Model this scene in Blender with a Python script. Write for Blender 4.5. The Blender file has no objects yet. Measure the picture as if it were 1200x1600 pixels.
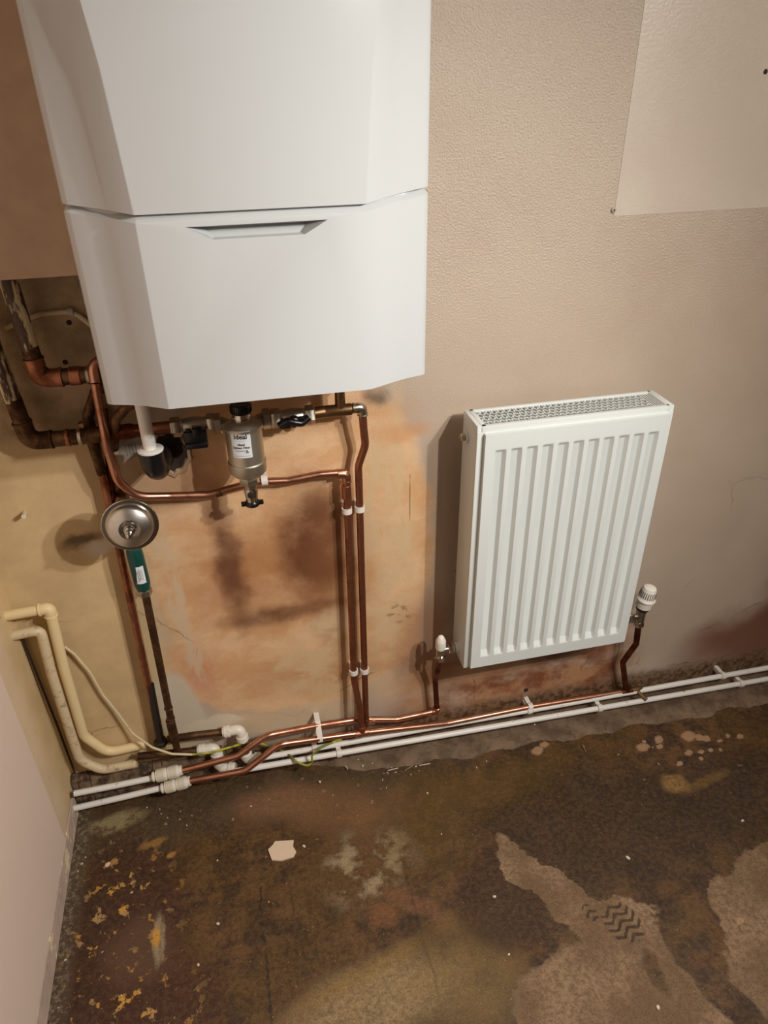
import bpy, bmesh, math, random
from mathutils import Vector, Matrix
random.seed(7)
SC = bpy.context.scene
COL = SC.collection
V = Vector

# ------------------------------------------------------------------ camera
F = 1135.0
def cam_axes():
    vz = V((28, -1850, -F)).normalized()
    vx = V((6000, 775, -F)); vx = (vx - vx.dot(vz)*vz).normalized()
    up = -vz
    return vx, up.cross(vx), up
AX, AY, AZ = cam_axes()
RM = Matrix((AX, AY, AZ))                      # camera coords -> world
CP = V((.484, -1.27, 1.498))
cd = bpy.data.cameras.new('camera'); cam = bpy.data.objects.new('camera', cd); COL.objects.link(cam)
cd.sensor_fit = 'VERTICAL'; cd.sensor_height = 32; cd.lens = 32*F/1600; cd.clip_start = .02
M4 = RM.to_4x4(); M4.translation = CP
cam.matrix_world = M4
SC.camera = cam

# ------------------------------------------------------------------ light and exposure
SC.view_settings.view_transform = 'Standard'; SC.view_settings.look = 'None'
SC.view_settings.gamma = 1; SC.view_settings.use_curve_mapping = False
SC.view_settings.exposure = 0.0
w = bpy.data.worlds.new('world'); SC.world = w; w.use_nodes = True
w.node_tree.nodes['Background'].inputs[0].default_value = (1, .95, .9, 1)
w.node_tree.nodes['Background'].inputs[1].default_value = .3
def spot(name, loc, aim, power, ang, blend, rad, col):
    l = bpy.data.lights.new(name, 'SPOT'); l.energy = power; l.spot_size = math.radians(ang); l.spot_blend = blend
    l.shadow_soft_size = rad; l.color = col
    o = bpy.data.objects.new(name, l); COL.objects.link(o); o.location = loc
    o.rotation_euler = (V(aim)-V(loc)).to_track_quat('-Z', 'Y').to_euler()
    return o
spot('work_lamp', (1.31, -1.3, 1.715), (.05, -.15, .15), 56, 112, 1.0, .018, (1, .975, .93))
spot('work_lamp', (1.55, -1.3, 1.815), (.15, -.15, .15), 46, 112, 1.0, .018, (1, .98, .94))
def area(name, loc, aim, power, sx, sy, col):
    l = bpy.data.lights.new(name, 'AREA'); l.shape = 'RECTANGLE'; l.size = sx; l.size_y = sy; l.energy = power; l.color = col
    o = bpy.data.objects.new(name, l); COL.objects.link(o); o.location = loc
    o.rotation_euler = (V(aim)-V(loc)).to_track_quat('-Z', 'Y').to_euler()
area('fill_light', (1.75, -1.5, 2.25), (1.15, 0, 1.75), 19, .25, .8, (1, .975, .93))  # unseen fill lamp, added to brighten the upper right wall and its gloss

# ------------------------------------------------------------------ node helper
def lin(c):
    return tuple((x/255/12.92 if x/255 <= .04045 else ((x/255+.055)/1.055)**2.4) for x in c)+(1,)
class NT:
    def __init__(s, name, rough=.5, metal=0, spec=.5):
        s.m = bpy.data.materials.new(name); s.m.use_nodes = True; s.t = s.m.node_tree
        s.b = s.t.nodes['Principled BSDF']; s.b.inputs['Roughness'].default_value = rough
        s.b.inputs['Metallic'].default_value = metal; s.b.inputs['Specular IOR Level'].default_value = spec
    def set(s, sock, v):
        if isinstance(v, bpy.types.NodeSocket): s.t.links.new(v, sock)
        elif v is not None: sock.default_value = v
    def n(s, typ): return s.t.nodes.new(typ)
    def math(s, op, a, b=None, c=None, clamp=False):
        n = s.n('ShaderNodeMath'); n.operation = op; n.use_clamp = clamp
        s.set(n.inputs[0], a); s.set(n.inputs[1], b)
        if c is not None: s.set(n.inputs[2], c)
        return n.outputs[0]
    def vm(s, op, a, b=None):
        n = s.n('ShaderNodeVectorMath'); n.operation = op; s.set(n.inputs[0], a)
        if b is not None: s.set(n.inputs[1], b)
        return n.outputs['Value'] if op == 'LENGTH' else n.outputs[0]
    def mix(s, f, a, b):
        n = s.n('ShaderNodeMix'); n.data_type = 'RGBA'
        s.set(n.inputs[0], f); s.set(n.inputs[6], a); s.set(n.inputs[7], b); return n.outputs[2]
    def pos(s): 
        return s.n('ShaderNodeTexCoord').outputs['Object']
    def geo(s): return s.n('ShaderNodeNewGeometry').outputs['Position']
    def noise(s, P, scale, detail=4, rough=.55, dist=0, color=False):
        n = s.n('ShaderNodeTexNoise'); s.set(n.inputs['Vector'], P); n.inputs['Scale'].default_value = scale
        n.inputs['Detail'].default_value = detail; n.inputs['Roughness'].default_value = rough; n.inputs['Distortion'].default_value = dist
        return n.outputs['Color' if color else 'Fac']
    def vor(s, P, scale, feat='F1', out='Distance'):
        n = s.n('ShaderNodeTexVoronoi'); n.feature = feat; s.set(n.inputs['Vector'], P); n.inputs['Scale'].default_value = scale
        return n.outputs[out]
    def sm(s, x, a, b, lo=0., hi=1.):
        n = s.n('ShaderNodeMapRange'); n.interpolation_type = 'SMOOTHSTEP'
        s.set(n.inputs[0], x)
        if a > b: a, b, lo, hi = b, a, hi, lo
        n.inputs[1].default_value = a; n.inputs[2].default_value = b; n.inputs[3].default_value = lo; n.inputs[4].default_value = hi
        return n.outputs[0]
    def warp(s, P, amp, scale, detail=4):
        c = s.noise(P, scale, detail, .6, 0, True)
        return s.vm('ADD', P, s.vm('MULTIPLY', s.vm('SUBTRACT', c, (.5, .5, .5)), (amp, amp, amp)))
    def blob(s, P, c, r, rot=0, soft=.3):
        """1 inside the ellipse centred c with half axes r (P is flat in its own plane)"""
        v = s.vm('SUBTRACT', P, c)
        if rot:
            n = s.n('ShaderNodeVectorRotate'); n.rotation_type = 'Z_AXIS' ; s.set(n.inputs[0], v); n.inputs['Angle'].default_value = -rot; v = n.outputs[0]
        v = s.vm('MULTIPLY', v, (1/r[0], 1/r[1], 0))
        return s.sm(s.vm('LENGTH', v), 1+soft, 1-soft)
    def bump(s, h, strength=.3, dist=.002, nrm=None):
        n = s.n('ShaderNodeBump'); s.set(n.inputs['Height'], h); n.inputs['Strength'].default_value = strength; n.inputs['Distance'].default_value = dist
        if nrm is not None: s.set(n.inputs['Normal'], nrm)
        return n.outputs[0]
    def col(s, c): s.set(s.b.inputs['Base Color'], c)
    def rough(s, c): s.set(s.b.inputs['Roughness'], c)
    def normal(s, c): s.set(s.b.inputs['Normal'], c)
    def mx(s, *a):
        r = a[0]
        for x in a[1:]: r = s.math('MAXIMUM', r, x)
        return r

def simple(name, c, rough=.5, metal=0, var=0, dirt=None, dscale=30, dlo=.6, dhi=.75, bump=0, bscale=200):
    m = NT(name, rough, metal); P = m.geo(); base = lin(c)
    col = base
    if var: col = m.mix(m.sm(m.noise(P, 25, 5), .3, .7), base, tuple(x*(1-var) for x in base[:3])+(1,))
    if dirt: col = m.mix(m.sm(m.noise(P, dscale, 6, .65), dlo, dhi), col, lin(dirt))
    m.col(col)
    if bump: m.normal(m.bump(m.noise(P, bscale, 3), bump, .001))
    return m.m

MAT = {}
MAT['boiler'] = simple('white_gloss_plastic', (188, 189, 188), .16)
MAT['boiler_in'] = simple('boiler_casing_grey', (200, 200, 198), .5)
MAT['rad'] = simple('radiator_enamel', (214, 217, 213), .3)
MAT['rad_in'] = simple('radiator_inside', (90, 90, 88), .5)
MAT['clip'] = simple('white_clip_plastic', (222, 214, 204), .45)
MAT['oldclip'] = simple('aged_clip_plastic', (176, 164, 148), .6, dirt=(110, 90, 70))
MAT['plastic'] = simple('white_pipe_plastic', (226, 222, 214), .4, dirt=(150, 130, 108), dscale=45, dlo=.6, dhi=.72)
MAT['fitting'] = simple('push_fit_plastic', (222, 214, 200), .38, dirt=(150, 130, 105), dscale=60, dlo=.62, dhi=.8)
MAT['fitting2'] = simple('push_fit_collar_plastic', (205, 195, 172), .38)
MAT['chrome'] = simple('chrome', (200, 195, 185), .18, 1)
MAT['nickel'] = simple('nickel_plated_brass', (190, 182, 166), .34, 1, var=.3)
MAT['steel'] = simple('brushed_steel', (206, 198, 180), .44, 1, var=.1)
MAT['steel2'] = simple('polished_steel', (214, 208, 198), .3, 1, var=.15)
MAT['black'] = simple('black_plastic', (14, 13, 14), .32)
MAT['blackm'] = simple('matt_black_rubber', (40, 29, 22), .6)
MAT['green'] = simple('green_plastic_sleeve', (6, 62, 54), .38)
MAT['label'] = simple('white_label_paper', (215, 218, 218), .4)
MAT['ink'] = simple('dark_ink', (45, 45, 48), .6)
MAT['inkg'] = simple('grey_ink', (120, 122, 124), .6)
MAT['inkd'] = simple('label_band', (18, 42, 30), .5)
MAT['brass'] = simple('dull_brass', (150, 116, 80), .42, 1, var=.4)
MAT['solder'] = simple('solder', (190, 180, 165), .3, 1)
MAT['trv'] = simple('white_valve_plastic', (228, 220, 208), .4)
MAT['slot'] = simple('vent_slot', (70, 62, 55), .8)
MAT['chip'] = simple('plaster_chip', (214, 190, 164), .9, bump=.4)
MAT['chipw'] = simple('pale_chip', (205, 192, 170), .9)
MAT['twig'] = simple('wood_splinter', (150, 118, 82), .9)
MAT['hole'] = simple('dark_cavity', (48, 36, 28), .95, bump=.8, bscale=60)
MAT['mortar'] = simple('crumbly_mortar', (128, 104, 80), .95, var=.35, dirt=(58, 42, 28), dscale=26, dlo=.46, dhi=.62, bump=.6, bscale=70)
MAT['sticker'] = simple('sticker_paper', (196, 184, 168), .6)
MAT['ringmortar'] = simple('pale_sealing_mortar', (168, 140, 110), .95, var=.3, bump=.5, bscale=70)
MAT['ceil'] = simple('white_ceiling_paint', (225, 218, 205), .8)
MAT['roomwall'] = simple('beige_wall_paint', (186, 166, 146), .7)
MAT['cable'] = simple('cream_painted_cable', (205, 188, 150), .5, dirt=(120, 95, 60), dscale=60)
MAT['earthy'] = None

def copper(name, bright, dark, lo, hi, rough=.3):
    m = NT(name, rough, 1); P = m.geo()
    n1 = m.noise(P, 22, 5, .6); n2 = m.noise(P, 140, 3, .6)
    f = m.sm(m.math('ADD', m.math('MULTIPLY', n1, .8), m.math('MULTIPLY', n2, .2)), lo, hi)
    m.col(m.mix(f, lin(bright), lin(dark))); m.rough(m.math('ADD', m.math('MULTIPLY', f, .25), rough-.04))
    return m.m
MAT['copper'] = copper('copper', (202, 148, 122), (158, 106, 82), .42, .7, .33)
MAT['copper_old'] = copper('tarnished_copper', (178, 120, 92), (128, 80, 58), .38, .66, .43)
MAT['copper_dark'] = copper('dark_tarnished_copper', (126, 96, 70), (80, 58, 42), .35, .6, .5)
MAT['copper_rust'] = copper('red_brown_tarnished_copper', (138, 76, 52), (86, 46, 32), .35, .6, .42)

def flaking():
    m = NT('flaking_cream_paint', .6); P = m.geo()
    Q = m.vm('MULTIPLY', P, (1, 1, .22))
    n = m.noise(Q, 60, 6, .65); f = m.sm(n, .44, .52)
    m.col(m.mix(f, lin((205, 188, 150)), lin((74, 52, 38)))); m.normal(m.bump(f, -.6, .0015)); return m.m
MAT['flaking'] = flaking()
def creampipe(name, lo, hi, c=(222, 198, 150), d=(110, 80, 52)):
    m = NT(name, .5); P = m.geo(); n = m.noise(P, 55, 7, .7); f = m.sm(n, lo, hi)
    m.col(m.mix(f, lin(c), lin(d))); m.normal(m.bump(m.noise(P, 120, 4), .4, .001)); return m.m
MAT['cream'] = creampipe('cream_gloss_painted_pipe', .64, .74)
MAT['cream_dirty'] = creampipe('flaky_cream_painted_pipe', .53, .7, (206, 186, 150), (140, 112, 84))
def earth():
    m = NT('green_yellow_cable', .45); P = m.geo()
    m.col(m.mix(m.sm(m.noise(P, 26, 2), .42, .58), lin((182, 172, 44)), lin((112, 124, 40)))); return m.m
MAT['earth'] = earth()

# ------------------------------------------------------------------ wall material
def back_wall():
    m = NT('stained_painted_plaster', .5)
    G = m.geo(); sp = m.n('ShaderNodeSeparateXYZ'); m.set(sp.inputs[0], G); cb = m.n('ShaderNodeCombineXYZ')
    m.set(cb.inputs[0], sp.outputs[0]); m.set(cb.inputs[1], sp.outputs[2]); P = cb.outputs[0]
    x, z = sp.outputs[0], sp.outputs[2]
    W1 = m.warp(P, .16, 5, 6); W2 = m.warp(P, .05, 16, 6); W3 = m.warp(P, .09, 9, 7)
    n_lo = m.noise(P, 2.2, 4); n_mid = m.noise(P, 9, 7, .62); n_hi = m.noise(P, 60, 5, .6)
    streak = m.noise(m.vm('MULTIPLY', P, (4, 1, 1)), 9, 5, .6)
    brush = m.noise(m.vm('MULTIPLY', W1, (1, 1.6, 1)), 8, 7, .65)
    # paint
    paint = m.mix(m.sm(n_lo, .35, .65), lin((188, 170, 151)), lin((180, 160, 141)))
    left = m.sm(x, .36, .2)
    ylw = m.mix(m.sm(n_mid, .35, .65), lin((206, 178, 132)), lin((192, 164, 122)))
    low = m.sm(z, 1.0, .9)
    paint = m.mix(m.math('MULTIPLY', left, low), paint, ylw)
    # unpainted dirty plaster behind the boiler and boxing
    up = m.math('MULTIPLY', m.blob(W2, (.16, 1.14, 0), (.34, .2), 0, .1), m.sm(z, .86, .93))
    paint = m.mix(up, paint, m.mix(m.sm(n_mid, .4, .62), lin((178, 152, 118)), lin((140, 114, 84))))
    # bare damp plaster panel
    bare = m.mx(m.blob(W2, (.575, .60, 0), (.30, .44), 0, .05), m.blob(W2, (.55, .36, 0), (.29, .19), 0, .08), m.blob(W2, (.66, .8, 0), (.17, .2), 0, .1),
                m.blob(W2, (.40, .72, 0), (.13, .2), 0, .1))
    peach = m.mix(m.sm(brush, .38, .62), lin((220, 182, 140)), lin((206, 160, 114)))
    peach = m.mix(m.math('MULTIPLY', m.sm(m.noise(W1, 10, 5), .5, .7), .6), peach, lin((208, 164, 132)))
    c = m.mix(bare, paint, peach)
    # ragged lighter margin to the right of the copper pipes
    mar = m.math('MULTIPLY', m.blob(W3, (.77, .62, 0), (.06, .34), 0, .35), m.sm(streak, .35, .6))
    c = m.mix(mar, c, lin((206, 176, 136)))
    # damp browns
    def damp(cx, cz, rx, rz, rot, soft, colr, k, Wp=W1):
        nonlocal c
        f = m.math('MULTIPLY', m.blob(Wp, (cx, cz, 0), (rx, rz), rot, soft), k)
        c = m.mix(f, c, lin(colr))
    patch = m.sm(n_mid, .3, .62, .55, 1.)
    damp(.535, .60, .17, .16, 0, .5, (166, 112, 66), m.math('MULTIPLY', patch, .85))
    damp(.61, .65, .08, .14, .1, .5, (100, 56, 28), m.math('MULTIPLY', patch, .95))
    damp(.435, .62, .028, .15, .05, .6, (96, 54, 32), m.math('MULTIPLY', patch, .9), W2)
    damp(.55, .475, .13, .024, .05, .6, (100, 58, 32), m.math('MULTIPLY', patch, .85), W2)
    damp(.645, .5, .05, .2, 0, .6, (132, 84, 48), .5)
    damp(.60, .28, .14, .06, 0, .7, (176, 122, 74), m.math('MULTIPLY', patch, .7))
    damp(.34, .34, .05, .07, 0, .7, (196, 130, 96), .6)
    damp(.68, .93, .12, .03, 0, .7, (196, 148, 104), .6, W2)
    damp(.80, .88, .05, .02, 0, .7, (200, 146, 100), .7, W2)
    damp(.745, .965, .02, .02, 0, .8, (60, 50, 44), .7, W3)
    damp(.34, .83, .06, .05, 0, .6, (150, 112, 80), .7, W3)
    damp(.25, .83, .10, .08, 0, .6, (178, 146, 112), .6, W3)
    # pale scraped patches
    def pale(cx, cz, rx, rz, rot, soft, colr, k=1., Wp=W2): damp(cx, cz, rx, rz, rot, soft, colr, k, Wp)
    pale(.50, .15, .19, .04, 0, .12, (204, 180, 148), m.sm(brush, .3, .5, .4, .95), W3)
    pale(.275, .24, .045, .12, .15, .2, (204, 190, 168), .9, W3)
    pale(.34, .165, .07, .03, 0, .2, (214, 198, 172), .95, W3)
    pale(.58, .34, .05, .14, -.6, .3, (206, 176, 138), m.math('MULTIPLY', m.sm(brush, .4, .55), .9), W3)
    pale(.64, .27, .08, .09, 0, .4, (204, 172, 132), m.math('MULTIPLY', m.sm(brush, .4, .55), .8), W3)
    pale(.32, .52, .02, .22, .05, .4, (204, 178, 146), m.math('MULTIPLY', m.sm(streak, .4, .55), .8), W3)
    pale(.76, .2, .04, .05, 0, .8, (216, 186, 150), .7, W3)
    # damp base under and beside the radiator
    r = m.math('MULTIPLY', m.sm(x, .72, .86), m.sm(z, .34, .2))
    r = m.math('MULTIPLY', r, m.sm(x, 1.5, 1.36))
    c = m.mix(m.math('MULTIPLY', r, m.sm(brush, .3, .6, .35, 1.)), c, m.mix(m.sm(n_mid, .42, .6), lin((176, 130, 92)), lin((128, 76, 46))))
    damp(1.0, .2, .2, .035, 0, .6, (190, 150, 112), .6, W3)
    damp(1.2, .22, .07, .035, 0, .5, (92, 46, 28), .8, W3)
    damp(1.33, .2, .03, .06, 0, .5, (112, 62, 38), .6, W3)
    damp(.86, .34, .07, .12, 0, .6, (150, 98, 60), .6, W3)
    damp(1.9, .16, .3, .11, .1, .4, (110, 60, 36), .85, W1)
    damp(1.95, .3, .12, .14, .1, .5, (84, 42, 26), .7, W1)
    # mottled dark brown band at foot of the wall
    foot = m.math('MULTIPLY', m.sm(m.math('ADD', z, m.math('MULTIPLY', m.math('SUBTRACT', n_mid, .5), .08)), .10, .05), .9)
    c = m.mix(foot, c, m.mix(m.sm(n_hi, .4, .6), lin((128, 98, 70)), lin((66, 44, 28))))
    # smudges, cracks, specks
    sp1 = m.math('MULTIPLY', m.sm(m.noise(P, 95, 5, .7), .69, .74), m.sm(z, .95, .8))
    c = m.mix(m.math('MULTIPLY', sp1, .55), c, lin((96, 66, 40)))
    damp(.165, .72, .035, .014, .2, .6, (70, 50, 38), .8, W2)
    damp(.195, .7, .03, .014, .2, .6, (214, 202, 190), .8, W2)
    damp(.80, .42, .03, .025, .3, .6, (150, 116, 78), m.math('MULTIPLY', m.sm(n_hi, .52, .6), 1.), W3)
    # vertical joint scar by the radiator
    ln = m.math('MULTIPLY', m.sm(m.math('ABSOLUTE', m.math('SUBTRACT', x, .82)), .0012, .0003), m.sm(m.noise(P, 14, 2), .5, .56))
    ln = m.math('MULTIPLY', ln, m.math('MULTIPLY', m.sm(z, .66, .68), m.sm(z, .82, .8)))
    c = m.mix(ln, c, lin((90, 66, 48)))
    cr = m.vor(m.warp(P, .03, 18, 5), 3.2, 'DISTANCE_TO_EDGE')
    crk = m.math('MULTIPLY', m.sm(cr, .006, .001), m.math('MULTIPLY', m.sm(z, .75, .5), m.sm(m.noise(P, 5, 2), .5, .6)))
    c = m.mix(m.math('MULTIPLY', crk, .6), c, lin((100, 72, 48)))
    m.col(c)
    # gloss: satin paint, matt plaster
    matt = m.mx(bare, up, m.math('MULTIPLY', left, low))
    tex = m.sm(z, .85, 1.4, 0., 1.)
    m.rough(m.math('ADD', m.math('MULTIPLY', matt, .35), m.math('ADD', .30, m.math('MULTIPLY', n_mid, .1))))
    rollr = m.noise(P, 300, 3, .55)
    b1 = m.bump(m.math('MULTIPLY', rollr, m.sm(z, .7, 1.45, .08, 1.)), .8, .003)
    b2 = m.bump(m.math('ADD', m.math('MULTIPLY', bare, -.25), m.math('MULTIPLY', n_mid, m.mx(matt, .12))), .35, .006, b1)
    m.normal(b2)
    return m.m
MAT['wall'] = back_wall()

def side_wall():
    m = NT('side_wall_plaster', .55)
    G = m.geo(); sp = m.n('ShaderNodeSeparateXYZ'); m.set(sp.inputs[0], G); cb = m.n('ShaderNodeCombineXYZ')
    m.set(cb.inputs[0], sp.outputs[1]); m.set(cb.inputs[1], sp.outputs[2]); P = cb.outputs[0]
    n = m.noise(P, 5, 6, .6); n2 = m.noise(P, 40, 5)
    c = m.mix(m.sm(n, .38, .62), lin((212, 184, 138)), lin((200, 168, 124)))
    y = sp.outputs[1]; z = sp.outputs[2]
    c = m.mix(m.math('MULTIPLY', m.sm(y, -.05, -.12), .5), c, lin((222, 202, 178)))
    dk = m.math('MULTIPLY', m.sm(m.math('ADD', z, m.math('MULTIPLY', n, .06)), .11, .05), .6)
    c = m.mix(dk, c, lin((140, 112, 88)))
    c = m.mix(m.math('MULTIPLY', m.sm(n2, .66, .72), .5), c, lin((130, 96, 62)))
    m.col(c); m.normal(m.bump(n, .4, .006)); return m.m
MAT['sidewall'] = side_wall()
MAT['board'] = simple('pink_beige_board_paint', (222, 200, 184), .6)
MAT['skirt'] = simple('dusty_pink_plaster_lip', (196, 172, 156), .8, var=.2, dirt=(226, 206, 170), dscale=18, dlo=.56, dhi=.62, bump=.5, bscale=60)
MAT['patch'] = None
def patchmat():
    m = NT('satin_patch_paint', .33); P = m.geo(); n = m.noise(P, 190, 2)
    m.col(m.mix(m.sm(m.noise(P, 4, 4), .35, .65), lin((204, 190, 174)), lin((196, 180, 164))))
    m.normal(m.bump(n, .5, .0012)); return m.m
MAT['patch'] = patchmat()
MAT['boxing'] = simple('tan_painted_board', (188, 158, 130), .55, var=.1)

# ------------------------------------------------------------------ floor material
def floor_mat():
    m = NT('wet_stained_concrete', .5)
    G = m.geo(); sp = m.n('ShaderNodeSeparateXYZ'); m.set(sp.inputs[0], G); cb = m.n('ShaderNodeCombineXYZ')
    m.set(cb.inputs[0], sp.outputs[0]); m.set(cb.inputs[1], sp.outputs[1]); P = cb.outputs[0]
    x, y = sp.outputs[0], sp.outputs[1]
    W1 = m.warp(P, .12, 6, 6); W2 = m.warp(P, .04, 20, 6); W3 = m.warp(P, .018, 55, 5)
    WD = m.warp(m.warp(P, .10, 9, 9), .022, 55, 5)
    n1 = m.noise(P, 5, 6, .62); n2 = m.noise(P, 16, 7, .65); n3 = m.noise(P, 90, 6, .7); n4 = m.noise(P, 260, 4, .7)
    c = m.mix(m.sm(n2, .4, .6), lin((98, 66, 32)), lin((54, 32, 13)))
    c = m.mix(m.math('MULTIPLY', m.sm(n1, .42, .66), .7), c, lin((84, 60, 24)))
    c = m.mix(m.math('MULTIPLY', m.sm(n3, .5, .72), .5), c, lin((44, 26, 12)))
    def st(cx, cy, rx, ry, rot, soft, colr, k=1., Wp=W1):
        nonlocal c
        f = m.math('MULTIPLY', m.blob(Wp, (cx, cy, 0), (rx, ry), rot, soft), k) if k != 1. else m.blob(Wp, (cx, cy, 0), (rx, ry), rot, soft)
        c = m.mix(f, c, colr if isinstance(colr, bpy.types.NodeSocket) else lin(colr)); return f
    gr = m.sm(n3, .35, .65, .35, 1.)
    # grey-brown dusty zone along the wall, pinkish patches, pale scuffs
    st(.35, -.1, .55, .07, 0, .6, (72, 58, 42), .8)
    st(.46, -.115, .11, .05, .1, .5, (148, 104, 72), m.math('MULTIPLY', gr, .75))
    st(.62, -.17, .14, .06, -.3, .6, (138, 98, 62), m.math('MULTIPLY', gr, .7))
    st(.63, -.33, .08, .08, .6, .5, (164, 142, 110), m.math('MULTIPLY', m.sm(n2, .45, .6), .9), W2)
    st(.70, -.30, .05, .05, .6, .5, (150, 128, 96), m.math('MULTIPLY', m.sm(n2, .45, .6), .9), W2)
    st(.80, -.24, .12, .12, 0, .6, (96, 72, 24), m.math('MULTIPLY', gr, .6))
    st(1.0, -.2, .16, .05, .1, .6, (104, 78, 22), m.math('MULTIPLY', gr, .6))
    st(.75, -.33, .02, .03, .1, .5, (110, 92, 74), .4, W3)
    st(.655, -.445, .03, .02, 0, .5, (140, 88, 54), .5, W2)
    st(.72, -.43, .07, .02, -.6, .5, (130, 86, 58), .5, W2)
    st(.59, -.60, .16, .07, .2, .45, (166, 140, 98), m.math('MULTIPLY', gr, .9), W1)
    st(.60, -.54, .13, .018, .25, .6, (140, 106, 44), m.math('MULTIPLY', gr, .6), W2)
    st(.80, -.58, .10, .10, .2, .6, (138, 112, 62), m.math('MULTIPLY', gr, .6), W1)
    # red-brown wet area with yellow flecks at the left
    st(.125, -.36, .13, .22, .0, .25, (58, 28, 14), .85)
    st(.19, -.52, .13, .12, .0, .3, (66, 34, 18), .8)
    reg = m.mx(m.blob(W1, (.12, -.35, 0), (.11, .19), 0, .5), m.blob(W1, (.14, -.52, 0), (.13, .08), 0, .5))
    fl = m.math('MULTIPLY', m.sm(m.noise(P, 34, 5, .62), .575, .61), reg)
    c = m.mix(fl, c, m.mix(m.sm(n2, .4, .6), lin((206, 152, 62)), lin((166, 134, 88))))
    st(.17, -.40, .07, .07, 0, .5, (104, 74, 54), m.math('MULTIPLY', gr, .8))
    st(.20, -.385, .012, .05, .0, .3, (150, 134, 104), .9, W3)
    st(.195, -.38, .008, .02, .0, .5, (206, 150, 50), .9, W3)
    st(.085, -.085, .07, .022, .2, .4, (150, 134, 96), m.math('MULTIPLY', m.sm(n2, .4, .52), .95), W2)
    st(.18, -.16, .03, .008, .2, .5, (160, 118, 62), .7, W3)
    st(.22, -.20, .01, .007, 0, .4, (180, 128, 64), .8, W3)
    # dry concrete, bottom right
    dry = m.mx(m.blob(WD, (.975, -.405, 0), (.034, .075), .5, .3), m.blob(WD, (1.04, -.50, 0), (.045, .11), .59, .25), m.blob(WD, (1.14, -.60, 0), (.13, .07), -.5, .2),
               m.blob(WD, (1.0, -.68, 0), (.17, .09), .3, .5), m.blob(WD, (1.16, -.78, 0), (.2, .13), 0, .3), m.blob(WD, (1.40, -.70, 0), (.10, .17), .1, .18), m.blob(WD, (1.52, -.58, 0), (.12, .11), .2, .3))
    dry = m.sm(dry, .3, .6)
    dryc = m.mix(m.sm(n3, .4, .62), lin((150, 122, 94)), lin((122, 96, 70)))
    dryc = m.mix(m.sm(n1, .4, .62), dryc, lin((112, 86, 60)))
    wetblob = m.mx(m.blob(W2, (1.235, -.645, 0), (.05, .085), .2, .12), m.blob(W2, (1.25, -.75, 0), (.035, .08), .5, .15), m.blob(W2, (1.14, -.67, 0), (.02, .05), 0, .4))
    dry = m.math('MULTIPLY', dry, m.math('SUBTRACT', 1., wetblob))
    # boot print: herringbone tread left in the dust
    def foot(cx, cy, rx, ry, rot, k):
        v = m.vm('SUBTRACT', m.warp(P, .006, 60, 3), (cx, cy, 0))
        n = m.n('ShaderNodeVectorRotate'); n.rotation_type = 'Z_AXIS'; m.set(n.inputs[0], v); n.inputs['Angle'].default_value = -rot
        s2 = m.n('ShaderNodeSeparateXYZ'); m.set(s2.inputs[0], n.outputs[0])
        zig = m.math('ADD', s2.outputs[1], m.math('MULTIPLY', m.math('PINGPONG', s2.outputs[0], .019), .6))
        wv = m.math('SINE', m.math('MULTIPLY', zig, 2*math.pi/.0165))
        e = m.sm(m.vm('LENGTH', m.vm('MULTIPLY', n.outputs[0], (1/rx, 1/ry, 0))), 1.08, .92)
        return m.math('MULTIPLY', m.math('MULTIPLY', m.sm(wv, .0, .35), e), k)
    fp = m.mx(foot(1.125, -.568, .038, .046, .35, 1.), foot(1.07, -.535, .014, .02, .35, 1.), foot(1.215, -.575, .028, .03, -.5, .8))
    dry = m.math('MULTIPLY', dry, m.math('SUBTRACT', 1., fp))
    # wet film darker next to the dry part
    st(.90, -.47, .10, .10, 0, .25, (56, 29, 11), .8, W2)
    st(1.2, -.36, .28, .16, -.1, .4, (50, 31, 13), .75, W1)
    st(1.55, -.36, .25, .12, 0, .4, (48, 30, 14), .75, W1)
    c = m.mix(dry, c, dryc)
    c = m.mix(m.math('MULTIPLY', fp, .75), c, lin((58, 40, 25)))
    ed = m.math('MULTIPLY', m.math('MULTIPLY', dry, m.math('SUBTRACT', 1., dry)), 2.2)
    c = m.mix(m.math('MULTIPLY', ed, .4), c, lin((150, 124, 98)))
    # paint and plaster splats to the right
    for (cx, cy, r) in ((1.53, -.167, .02), (1.555, -.178, .012), (1.57, -.185, .011), (1.45, -.16, .013), (1.397, -.174, .017), (1.41, -.158, .006), (1.44, -.18, .01), (1.50, -.215, .011), (1.532, -.221, .008), (1.56, -.22, .007),
                        (1.585, -.225, .006), (1.63, -.19, .008), (1.60, -.20, .006), (1.66, -.2, .01), (1.52, -.24, .006), (1.46, -.24, .008), (1.005, -.085, .012), (1.155, -.105, .012), (1.13, -.12, .016), (1.36, -.62, .009)):
        st(cx, cy, r, r*.75, .3, .25, (176, 138, 106), .85, W3)
    sv = m.vor(m.warp(P, .02, 40, 3), 34)
    sreg = m.mx(m.blob(P, (1.55, -.2, 0), (.28, .08), 0, .5), m.blob(P, (.4, -.15, 0), (.35, .1), 0, .6))
    c = m.mix(m.math('MULTIPLY', m.sm(sv, .17, .12), m.math('MULTIPLY', sreg, m.sm(n2, .5, .55))), c, lin((158, 124, 94)))
    st(1.415, -.292, .035, .028, .2, .3, (162, 122, 66), m.math('MULTIPLY', gr, .8), W2)
    st(1.50, -.30, .06, .012, .2, .5, (120, 88, 40), .6, W2)
    st(1.109, -.087, .05, .02, .1, .6, (40, 34, 30), .8, W2)
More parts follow.
